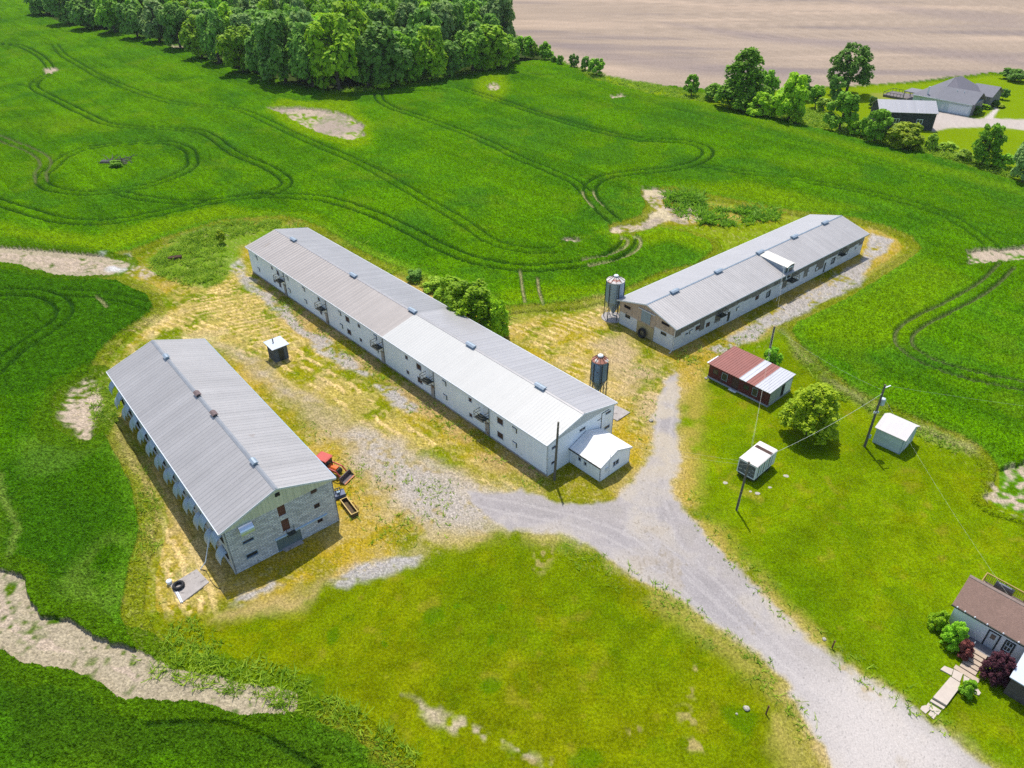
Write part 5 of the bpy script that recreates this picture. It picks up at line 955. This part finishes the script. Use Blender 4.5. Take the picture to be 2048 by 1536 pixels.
# debris in the tramline ring
def debris():
    g=G(236,330); e=empty('debris_pile',(g.x,g.y,0),0,'pile of dead branches and scrap inside the ring of tramlines','debris pile'); rg=random.Random(3)
    mb=MB(); [mb.tube([(rg.uniform(-4,4),rg.uniform(-3,3),.2),(rg.uniform(-4.5,4.5),rg.uniform(-3,4),rg.uniform(.8,2.2))],[.16,.05],5) for k in range(26)]; mb.build('branch',M['pole'],e)
    mb=MB(); mb.prism([(-1,0),(-.6,1.1),(.6,1.2),(1,0)],'x',-4,-1.5); mb.build('scrap_panel',M['steel_dark'],e); MB().box(.8,2.0,1.5,2.1,.1,.6).build('pale_scrap',M['ventmetal'],e)
debris()
g_=G(351,519); e=empty('log_pile',(g_.x,g_.y,0),.3,'small brown log pile among the weeds beyond the long barn','log pile')
for k in range(6): MB().tube([(-1.3+.2*(k%2),(k%3)*.35-.35,.2+.3*(k//3)),(1.2,(k%3)*.35-.3,.22+.3*(k//3))],.17,8).build('log',mat('brown log',(.10,.05,.03),noise=(4,.3)),e)

# ---------------- vegetation ----------------
def leafmat(name,col,col2,tr=.4):
    m=bpy.data.materials.new(name); m.use_nodes=True; T=m.node_tree; N=T.nodes; L=T.links; b=N['Principled BSDF']
    tc=N.new('ShaderNodeTexCoord'); n=N.new('ShaderNodeTexNoise'); n.inputs['Scale'].default_value=.55; n.inputs['Detail'].default_value=4; L.new(tc.outputs['Object'],n.inputs[0])
    g=N.new('ShaderNodeNewGeometry'); oi=N.new('ShaderNodeObjectInfo')
    a=N.new('ShaderNodeMath'); a.operation='MULTIPLY_ADD'; L.new(g.outputs['Random Per Island'],a.inputs[0]); a.inputs[1].default_value=.3; L.new(n.outputs[0],a.inputs[2])
    mr=N.new('ShaderNodeMapRange'); mr.inputs[1].default_value=.45; mr.inputs[2].default_value=.85; L.new(a.outputs[0],mr.inputs[0])
    mx=N.new('ShaderNodeMix'); mx.data_type='RGBA'; L.new(mr.outputs[0],mx.inputs[0]); mx.inputs[6].default_value=(*col,1); mx.inputs[7].default_value=(*col2,1)
    s=N.new('ShaderNodeVectorMath'); s.operation='SCALE'; v=N.new('ShaderNodeMath'); v.operation='MULTIPLY_ADD'; L.new(oi.outputs['Random'],v.inputs[0]); v.inputs[1].default_value=.5; v.inputs[2].default_value=.75
    L.new(mx.outputs[2],s.inputs[0]); L.new(v.outputs[0],s.inputs['Scale']); L.new(s.outputs[0],b.inputs['Base Color']); b.inputs['Roughness'].default_value=.6; b.inputs['Specular IOR Level'].default_value=.2
    t=N.new('ShaderNodeBsdfTranslucent'); L.new(s.outputs[0],t.inputs[0]); ms=N.new('ShaderNodeMixShader'); ms.inputs[0].default_value=tr; L.new(b.outputs[0],ms.inputs[1]); L.new(t.outputs[0],ms.inputs[2]); L.new(ms.outputs[0],N['Material Output'].inputs[0]); return m
LM={'D':leafmat('dark green leaves',(0.123,0.281,0.034),(0.262,0.485,0.055)),'M':leafmat('mid green leaves',(0.168,0.367,0.018),(0.336,0.648,0.024)),'L':leafmat('bright lime leaves',(.21,.42,.006),(.42,.66,.012)),
    'S':leafmat('sage green leaves',(0.186,0.321,0.080),(0.352,0.529,0.130)),'Y':leafmat('yellow green leaves',(.21,.34,.006),(.48,.60,.015)),'P':leafmat('dark purple leaves',(0.070,0.021,0.035),(0.210,0.070,0.098)),'R':leafmat('wine red leaves',(0.154,0.042,0.042),(0.392,0.126,0.098)),'W':leafmat('weed green leaves',(0.196,0.374,0.012),(0.450,0.630,0.044))}
barkm=mat('grey brown bark',(.09,.075,.06),rough=.95,noise=(3,.3))
def crown_mesh(name,seed,nleaf,leaf,kind='round',nblob=34):
    """unit crown: radius 1 horizontally, z from 0 to 1 (scaled per tree: leaf size given relative to the radius)"""
    r=np.random.RandomState(seed); C=[];Rb=[]
    for i in range(nblob):
        for _ in range(50):
            z=r.uniform(.10,.93)
            env={'round':math.sin(math.pi*min(1,(z*.80+.16)))**.75,'cone':(1.02-z)**.75*(.75+.25*min(1,z*6)),'bush':math.sqrt(max(0,1-z*z*.92)),'airy':math.sin(math.pi*min(1,(z*.72+.2)))**.8,'column':.9*math.sin(math.pi*min(1,(z*.86+.1)))**.4}[kind]
            a=r.uniform(0,2*math.pi); q=math.sqrt(r.uniform(.12,1))*env*.82
            break
        C.append((q*math.cos(a),q*math.sin(a),z)); Rb.append(r.uniform(.15,.36)*(34/max(34,nblob))**.42*(.75 if kind in('airy',) else 1)*(.6+.5*env))
    C=np.array(C);Rb=np.array(Rb); w_=Rb**2; k=r.choice(nblob,nleaf,p=w_/w_.sum())
    d=r.normal(size=(nleaf,3)); d/=np.linalg.norm(d,axis=1)[:,None]; d[:,2]=np.where(d[:,2]<-.35,-d[:,2],d[:,2])
    rr=Rb[k]*(1-.35*r.rand(nleaf)**2); rr*= (1+.18*np.sin(7*d[:,0]+seed)*np.sin(6*d[:,1]))
    P=C[k]+d*rr[:,None]*np.array([1,1,.72 if kind!='column' else .5]); P[:,2]=np.clip(P[:,2],.0,1.02)
    nrm=(d*.55+np.array([0,0,.75])+r.normal(size=(nleaf,3))*.5) if nleaf>9000 else (d*1.0+np.array([0,0,.4])+r.normal(size=(nleaf,3))*.32); nrm/=np.linalg.norm(nrm,axis=1)[:,None]
    t=np.cross(nrm,r.normal(size=(nleaf,3))); t/=np.linalg.norm(t,axis=1)[:,None]; b=np.cross(nrm,t); s=leaf*r.uniform(.6,1.3,nleaf)[:,None]
    return P,t,b,s
PROTO={}
def crown(kind,seed,nleaf,leaf,radius,height,nblob=34):
    key=(kind,seed,nleaf)
    if key in PROTO: return PROTO[key]
    P,t,b,s=crown_mesh(kind,seed,nleaf,leaf,kind,nblob); S=np.array([radius,radius,height]); P=P*S; n=len(P)
    V=np.stack([P-t*s-b*s*.6,P+t*s-b*s*.6,P+t*s*.7+b*s*.8,P-t*s*.7+b*s*.8],1).reshape(-1,3)
    me=bpy.data.meshes.new('crown'); me.vertices.add(4*n); me.vertices.foreach_set('co',V.ravel()); me.loops.add(4*n); me.loops.foreach_set('vertex_index',np.arange(4*n,dtype=np.int32)); me.polygons.add(n); me.polygons.foreach_set('loop_start',np.arange(0,4*n,4,dtype=np.int32)); me.update(calc_edges=True)
    PROTO[key]=me; return me
TR={}
def trunk_mesh(seed):
    if seed in TR: return TR[seed]
    rg=random.Random(seed); mb=MB(); mb.tube([(0,0,0),(.02,.01,.3),(rg.uniform(-.05,.05),.02,.6),(0,0,.92)],[.034,.026,.018,.006],8)
    for k in range(6): z=rg.uniform(.25,.7); a=rg.uniform(0,6.3); mb.tube([(0,0,z),(.18*math.cos(a),.18*math.sin(a),z+.10),(.32*math.cos(a),.32*math.sin(a),z+.2)],[.012,.008,.003],5)
    o=mb.build('trunk',barkm); me=o.data; bpy.data.objects.remove(o); TR[seed]=me; return me
KW={}
def colored(me,tone):
    k=(me.name,tone)
    if k not in KW: c=me.copy(); c.materials.clear(); c.materials.append(LM[tone]); KW[k]=c
    return KW[k]
def tree(x,y,h,rad,tone,kind,seed,label,group=None,name='leafy_tree',cat='tree',res=0,bare=.12):
    """crown prototypes have radius 5 and height 10"""
    nl,lf={0:(2600,.50),1:(4600,.38),2:(11000,.19),3:(2000,.52)}[res]
    me=colored(crown(kind,seed,nl,lf,5.,10.,{0:26,1:38,2:120,3:24}[res]),tone)
    e=empty(name,(x,y,0),(seed*2.399+x*1.7)%6.28,label,cat,group)
    c=bpy.data.objects.new('crown',me); scn.collection.objects.link(c); c.parent=e; c.scale=(rad/5,rad/5,h*(1-bare)/10); c.location=(0,0,h*bare)
    t=bpy.data.objects.new('trunk' if h>3.5 else 'stem',trunk_mesh(seed%4)); scn.collection.objects.link(t); t.parent=e; t.scale=(h*.9,h*.9,h*.92)
    return e
def tree_px(px,py,ptop,wpx,tone,kind,seed,label,**kw):
    g=G(px,py); lo,hi=.5,60
    for _ in range(40):
        m=(lo+hi)/2
        if proj((g.x,g.y,m))[1]>ptop: lo=m
        else: hi=m
    z=proj((g.x,g.y,lo/2))[2]; return tree(g.x,g.y,lo,wpx*.5*z/FP*{'cone':1.42,'airy':1.15,'round':1.2,'column':1.2,'bush':1.1}[kind],tone,kind,seed,label,**kw)
T=tree_px
# hedge line and far lot
T(1050,118,72,44,'M','airy',3,'light airy tree at the right end of the wood',res=1)
T(1066,119,86,24,'L','round',4,'narrow lime tree just right of the wood',name='small_tree')
T(1090,121,84,28,'M','cone',5,'pointed green tree right of the wood by the tilled field',name='small_tree')
T(1108,127,112,14,'M','bush',6,'tiny bush left of the lone saplings on the field edge',name='sapling')
T(1120,131,111,14,'M','bush',7,'tiny bush nearest the pointed tree on the field edge',name='sapling')
T(1147,136,108,20,'D','airy',8,'thin dark sapling on the edge of the tilled field',name='sapling')
T(1170,142,114,20,'D','bush',9,'dark sapling left of the drooping little tree',name='sapling')
T(1192,151,116,36,'M','airy',10,'drooping little tree at the corner of the tilled field',name='small_tree',res=1)
T(1382,192,149,30,'M','airy',11,'open branched sapling standing alone on the field boundary',name='small_tree',res=1)
T(1428,200,168,44,'M','bush',12,'green bush at the left foot of the pyramid shaped tree',name='bush')
T(1480,216,96,104,'M','cone',13,'big pyramid shaped tree on the field boundary',res=2,bare=.03)
T(1525,205,140,40,'M','round',14,'green tree rising from the right side of the pyramid shaped tree')
T(1520,233,184,58,'L','bush',15,'round lime shrub at the foot of the pyramid shaped tree',name='shrub',res=1,bare=.02)
T(1576,243,152,60,'L','round',16,'round topped lime tree right of the lime shrub',res=1,bare=.05)
T(1590,250,224,30,'L','bush',17,'small lime shrub in front of the round topped lime tree',name='shrub')
T(1606,200,148,32,'D','airy',18,'spiky dark little tree behind the round topped lime tree',name='small_tree')
T(1630,216,172,30,'M','column',19,'slim green column shaped tree in the hedge',name='small_tree')
T(1645,225,196,34,'W','bush',20,'low weedy bush right of the slim column shaped tree',name='bush')
T(1692,188,88,86,'D','airy',21,'tall dark willow like tree standing before the tilled field',res=2,bare=.16)
T(1665,207,150,30,'D','column',22,'dark drooping tree left of the tall willow like tree',name='small_tree')
T(1678,262,184,62,'M','airy',23,'mid green open tree left of the dark barn',res=1,bare=.08)
T(1705,270,240,36,'L','bush',24,'lime bush at the foot of the open tree',name='bush')
T(1722,276,236,26,'M','bush',25,'green bush left of the narrow green tree by the dark barn',name='bush')
T(1747,286,221,46,'M','column',26,'narrow green tree in front of the dark barn',res=1,bare=.03)
T(1742,215,193,16,'D','column',50,'small dark shrub behind the left end of the dark barn',name='shrub')
T(1803,297,249,74,'Y','bush',27,'wide yellow green bush before the dark barn',name='bush',res=1,bare=.02)
T(1858,302,268,22,'W','bush',28,'small weedy bush right of the wide yellow green bush',name='bush')
T(1890,305,285,40,'W','bush',29,'low weedy clump in the hedge below the house drive',name='bush'); T(1925,322,300,34,'W','bush',51,'lower weedy clump left of the leaning tall tree',name='bush')
T(1962,332,248,56,'M','column',30,'leaning tall tree in the hedge below the house drive',res=2,bare=.03); T(1978,262+10,248,30,'D','round',52,'upper bough like dark tree beside the leaning dark tree',name='small_tree') if 0 else None
T(2000,338,305,36,'M','bush',31,'green bush right of the leaning tall tree',name='bush')
T(2044,364,286,62,'S','round',32,'large grey green tree cut by the right edge',res=1,bare=.03); T(2062,320,262,50,'D','round',33,'dark tree behind the large grey green tree at the right edge')
T(2012,158,137,30,'D','bush',34,'dark bush at the top of the far lawn',name='bush'); T(2036,164,140,40,'D','bush',35,'wide dark bush at the upper right edge',name='bush')
T(2005,199,178,20,'D','round',36,'small round dark tree right of the farmhouse',name='small_tree'); T(1966,218,209,24,'L','bush',37,'clipped lime shrub before the farmhouse',name='shrub'); T(1997,214,207,26,'Y','bush',38,'low yellow shrub bed before the farmhouse',name='shrub'); T(1985,212,200,22,'D','bush',39,'dark shrub against the farmhouse wing',name='shrub'); T(1952,229,212,22,'D','bush',40,'dark shrub at the corner of the farmhouse garage',name='shrub')
# near trees
T(941,663,566,134,'L','bush',60,'large light green tree behind the long barn',res=2,bare=.04)
T(905,612,556,60,'L','round',65,'light green tree overlapping the left of the large tree behind the long barn',res=1,bare=.03); T(990,672,600,56,'L','bush',66,'lime bush at the right foot of the large tree behind the long barn',res=1,bare=.02,name='bush')
T(830,560,540,34,'D','bush',61,'dark bush beyond the middle of the long barn',name='bush'); T(865,578,556,40,'W','bush',67,'weedy bush between the dark bush and the large tree',name='bush')
T(1612,868,778,122,'Y','bush',62,'round yellow green tree on the lawn by the red roofed shed',res=2,bare=.05)
T(1541,741,700,38,'M','bush',63,'leafy vine growing round the foot of the pole behind the red shed',name='vine',cat='vine',res=1,bare=.02)
T(234,338,322,26,'M','bush',80,'small dark scrub beside the debris in the ring of tramlines',name='scrub'); T(228,333,321,16,'D','bush',81,'darker scrub left of the debris in the ring of tramlines',name='scrub')
T(444,487,458,20,'Y','bush',64,'small bright bush in the weeds beyond the long barn',name='bush')
T(1901,1290,1250,52,'M','bush',70,'round green shrub at the left of the house porch',name='shrub',res=2,bare=.03); T(1922,1311,1285,34,'R','bush',71,'small wine red shrub beside the house steps',name='shrub',res=1,bare=.02)
T(1988,1358,1314,60,'P','bush',72,'large dark purple shrub right of the house steps',name='shrub',res=2,bare=.04); T(1932,1388,1366,30,'M','bush',73,'small green shrub between the path slabs',name='shrub',res=1,bare=.02); T(1872,1255,1226,34,'L','bush',74,'lime green shrub at the left corner of the white house',name='shrub',res=1,bare=.02)
# ---- the wood
FR=[(95,30,-28,58,'D'),(138,50,-22,58,'D'),(182,60,-12,56,'D'),(232,68,-8,56,'M'),(276,78,2,52,'D'),(320,86,4,58,'S'),(362,98,8,54,'D'),(405,118,34,54,'L'),(440,128,22,54,'D'),(488,148,50,66,'L'),(528,158,62,54,'D'),(572,168,28,88,'D'),(628,176,50,70,'D'),(680,182,34,100,'L'),(738,178,70,60,'D'),(778,172,52,96,'D'),(826,166,76,50,'M'),(864,162,56,64,'L'),(908,152,84,56,'D'),(945,146,58,66,'M'),(990,138,50,86,'L'),(1018,126,72,40,'M')]
FR.append((712,160,8,84,'L')); FR.append((1000,96,-8,70,'S'))
RK={'L':'bright lime','D':'dark green','M':'mid green','S':'sage green'}
wher=['far left end of the wood edge','left part of the wood edge, second in line','wood edge above the ring of tramlines','wood edge right of three dark trees','wood edge behind the first bare patch','wood edge left of a dark gap','wood edge over the small bare patch','wood edge, first lime crown from the left','wood edge between the first two lime crowns','wood edge, wide and low beside the shaded bay','wood edge just right of the wide lime crown','wood edge, broad and tall in the bulge','wood edge left of the tallest lime crown','wood edge, tallest bright crown at the corner','wood edge just right of the tallest lime crown','wood edge, broad rounded dark crown','wood edge right of the broad rounded crown','wood edge above the low hedge strip','wood edge right of the double lime crown','wood edge near its right end','right end of the wood edge','last at the right end of the wood edge','second row, just behind the tallest lime crown','top right corner of the wood by the tilled field']
for i,(px,py,pt,wd,tn) in enumerate(FR): tree_px(px,py,pt,wd,tn,'round',100+i%5,f'{RK[tn]} tree at the {wher[i]}' if not wher[i].startswith('last') else f'{RK[tn]} tree, {wher[i]}',res=1,bare=.04,group='trees along the edge of the wood')
for i,(px,py,pt,wd,tn) in enumerate([(604,158,132,22,'W'),(738,172,118,22,'L'),(805,160,122,26,'L'),(832,158,120,28,'M'),(770,172,152,60,'L'),(800,166,146,40,'L'),(905,148,118,24,'M'),(1015,125,100,30,'L'),(985,132,104,30,'W')]):
    tree_px(px,py+3,pt,wd,tn,'bush' if wd>25 else 'column',120+i%3,['pale shoot like sapling at the wood edge above the bare patch','slim lime sapling in front of the dark trees at the wood corner','lime shrub right of the low hedge strip at the wood edge','green shrub next to the lime shrub at the wood edge','long low lime hedge strip along the wood edge','short low lime hedge strip along the wood edge','slim green sapling before the right part of the wood','lime bush at the right end of the wood','weedy bush left of the lime bush at the right end of the wood'][i],name='shrub' if wd>25 else 'sapling',bare=.02)
rg=random.Random(11); WP=Garr([(-900,-120),(40,-30),(75,18),(110,40),(200,58),(300,75),(370,92),(400,112),(460,132),(520,150),(600,165),(660,178),(720,176),(830,158),(940,138),(1010,118),(1020,70),(985,0),(970,-60),(900,-150)])
cand=[]
yy=240.
while yy<640:
    xx=-480.
    while xx<60:
        cand.append((xx+rg.uniform(-2.2,2.2),yy+rg.uniform(-2.2,2.2))); xx+=8.6
    yy+=8.6
ca=np.array(cand); sd_=sdp(WP,ca[:,0],ca[:,1],60.)
nw=0
lst=[]
for (x,y),s in zip(cand,sd_):
    if s<6: continue
    h=rg.uniform(13,21); a=proj((x,y,h*.3)); 
    if a[1]<-4 or a[0]<-60 or a[0]>1100: continue
    lst.append((s,x,y,h))
lst.sort(); rest=lst[190:]; lst=lst[:190]; print('rest',len(rest))
for s,x,y,h in lst:
    tn=rg.choices('DMLS',(4,4,1.6,2.6))[0]; rad=rg.uniform(5.2,7.6)
    tree(x,y,h,rad,tn,'round',140+rg.randrange(5),{'D':'dark green leafy tree crowded among others inside the wood','M':'mid green leafy tree crowded among others inside the wood','L':'bright lime leafy tree crowded among others inside the wood','S':'sage green leafy tree crowded among others inside the wood'}[tn],group={'D':'dark green trees inside the wood','M':'mid green trees inside the wood','L':'lime trees inside the wood','S':'sage green trees inside the wood'}[tn],res=0 if s<25 else 3,bare=.03)
# the rest of the wood, read as one canopy
if rest:
    Vs=[]; 
    for i,(s,x,y,h) in enumerate(rest):
        P,t,b,sz=crown_mesh('w',300+i%6,700,.085,'round',22); rad=rg.uniform(5.2,7.6); a=rg.uniform(0,6.28); ca_,sa_=math.cos(a),math.sin(a)
        P=np.stack([(P[:,0]*ca_-P[:,1]*sa_)*rad+x,(P[:,0]*sa_+P[:,1]*ca_)*rad+y,P[:,2]*h*.95+h*.05],1); sz=sz*rad*1.15
        Vs.append(np.stack([P-t*sz-b*sz*.6,P+t*sz-b*sz*.6,P+t*sz*.7+b*sz*.8,P-t*sz*.7+b*sz*.8],1).reshape(-1,3))
    V=np.concatenate(Vs); n_=len(V)//4; me=bpy.data.meshes.new('far_wood'); me.vertices.add(4*n_); me.vertices.foreach_set('co',V.ravel()); me.loops.add(4*n_); me.loops.foreach_set('vertex_index',np.arange(4*n_,dtype=np.int32)); me.polygons.add(n_); me.polygons.foreach_set('loop_start',np.arange(0,4*n_,4,dtype=np.int32)); me.update(calc_edges=True); me.materials.append(LM['M'])
    o=bpy.data.objects.new('far_wood',me); scn.collection.objects.link(o); props(o,'leafy canopy of the wood running back to the top edge','wood',kind='stuff')
print('wood trees',len(lst))

# ---------------- weeds and rough grass ----------------
def weeds(name,polys,label,seed,mt,cat='weeds'):
    r=np.random.RandomState(seed); Vs=[];nf=0
    for pts,dens,h,wd in polys:
        P=Garr(pts); x0,y0=P.min(0); x1,y1=P.max(0); n=int((x1-x0)*(y1-y0)*dens); X=r.uniform(x0,x1,n); Y=r.uniform(y0,y1,n)
        ok=(sdp(P,X,Y,5)>r.uniform(-.6,.8,n))&(fbm(X,Y,2.2,3)>.42); X,Y=X[ok],Y[ok]; n=len(X)
        for j in range(4):
            a=r.uniform(0,6.28,n); hh=h*r.uniform(.4,1.2,n)*(.6+.8*vn(X,Y,3,4)); ww=wd*r.uniform(.6,1.3,n); lx,ly=r.normal(0,.9,n)*hh,r.normal(0,.9,n)*hh; ox,oy=r.normal(0,wd,n),r.normal(0,wd,n)
            c,s=np.cos(a)*ww,np.sin(a)*ww; z=np.zeros(n)
            Vs.append(np.stack([np.stack([X+ox-c,Y+oy-s,z],1),np.stack([X+ox+c,Y+oy+s,z],1),np.stack([X+ox+lx+c*.5,Y+oy+ly+s*.5,hh],1),np.stack([X+ox+lx-c*.5,Y+oy+ly-s*.5,hh*.9],1)],1).reshape(-1,3))
    V=np.concatenate(Vs); n=len(V)//4; me=bpy.data.meshes.new(name); me.vertices.add(4*n); me.vertices.foreach_set('co',V.ravel()); me.loops.add(4*n); me.loops.foreach_set('vertex_index',np.arange(4*n,dtype=np.int32)); me.polygons.add(n); me.polygons.foreach_set('loop_start',np.arange(0,4*n,4,dtype=np.int32)); me.update(calc_edges=True); me.materials.append(mt)
    o=bpy.data.objects.new(name,me); scn.collection.objects.link(o); props(o,label,cat,kind='stuff')
weeds('tall_weeds',[
 ([(1130,1082),(1340,1190),(1560,1352),(1650,1480),(1622,1482),(1540,1372),(1330,1218),(1130,1108)],7,.28,.045),([(1352,985),(1450,1108),(1630,1286),(1900,1470),(1915,1460),(1645,1278),(1465,1098),(1372,980)],5,.28,.045),
 ([(700,905),(780,905),(920,985),(900,1060),(800,1100),(700,1060)],1.8,.3,.05),([(520,560),(1080,960),(1060,975),(700,735),(510,580)],3,.3,.05),([(590,840),(700,950),(690,1040),(720,1040),(740,960),(640,860)],2.5,.3,.05),([(1240,740),(1290,700),(1330,800),(1290,900),(1270,850)],1.2,.3,.05),([(1350,715),(1500,650),(1580,660),(1500,680),(1380,760)],2.5,.3,.05),
 ([(540,1395),(600,1392),(680,1420),(740,1465),(800,1510),(840,1545),(790,1545),(730,1500),(660,1440),(590,1420)],21,.65,0.059),
 ([(320,1200),(400,1270),(500,1320),(620,1385),(560,1400),(440,1370),(330,1345),(290,1310),(300,1240)],12,.5,0.055),
 ([(270,930),(305,1040),(300,1130),(285,1180),(268,1140),(285,1050),(255,950)],15,.5,0.055),
 ([(300,525),(345,485),(420,462),(440,500),(445,560),(400,575),(320,545)],12,.6,0.067),([(380,470),(450,448),(560,440),(620,452),(540,455),(440,478),(390,490)],10.5,.7,0.076),
 ([(195,755),(215,800),(220,860),(205,860),(195,810)],15,.4,0.050),
 ([(1590,690),(1640,740),(1700,782),(1760,815),(1850,850),(1935,895),(1950,915),(1840,868),(1740,830),(1670,785),(1600,720)],9,.6,0.059),
 ([(650,462),(760,530),(870,580),(1010,655),(1020,625),(880,556),(760,512),(680,470)],7.5,.7,0.067),
 ([(1560,205),(1640,225),(1720,255),(1830,290),(1950,320),(2040,345),(2040,366),(1930,330),(1830,304),(1760,290),(1640,258),(1540,234)],4.8,.9,0.105),
 ([(1200,152),(1380,182),(1440,200),(1400,206),(1300,190),(1200,165)],3.6,.7,0.092),([(1100,118),(1210,150),(1190,160),(1100,130)],3.6,.7,0.092),
 ([(660,184),(840,164),(1020,128),(1020,134),(840,170),(700,190)],4.5,1.0,0.126)],'long weeds and rough grass fringing the fields and ditches',5,LM['W'])
weeds('reeds',[([(1322,392),(1380,388),(1408,402),(1405,416),(1370,420),(1330,410)],6,1.3,.14),([(1385,432),(1400,420),(1480,416),(1560,428),(1545,440),(1450,455),(1400,450)],5,1.1,.15),([(1360,418),(1372,422),(1368,440),(1355,436)],5,.8,.12)],'dark green reeds growing on the wet bare patch beyond the weathered barn',8,LM['M'],'reeds')
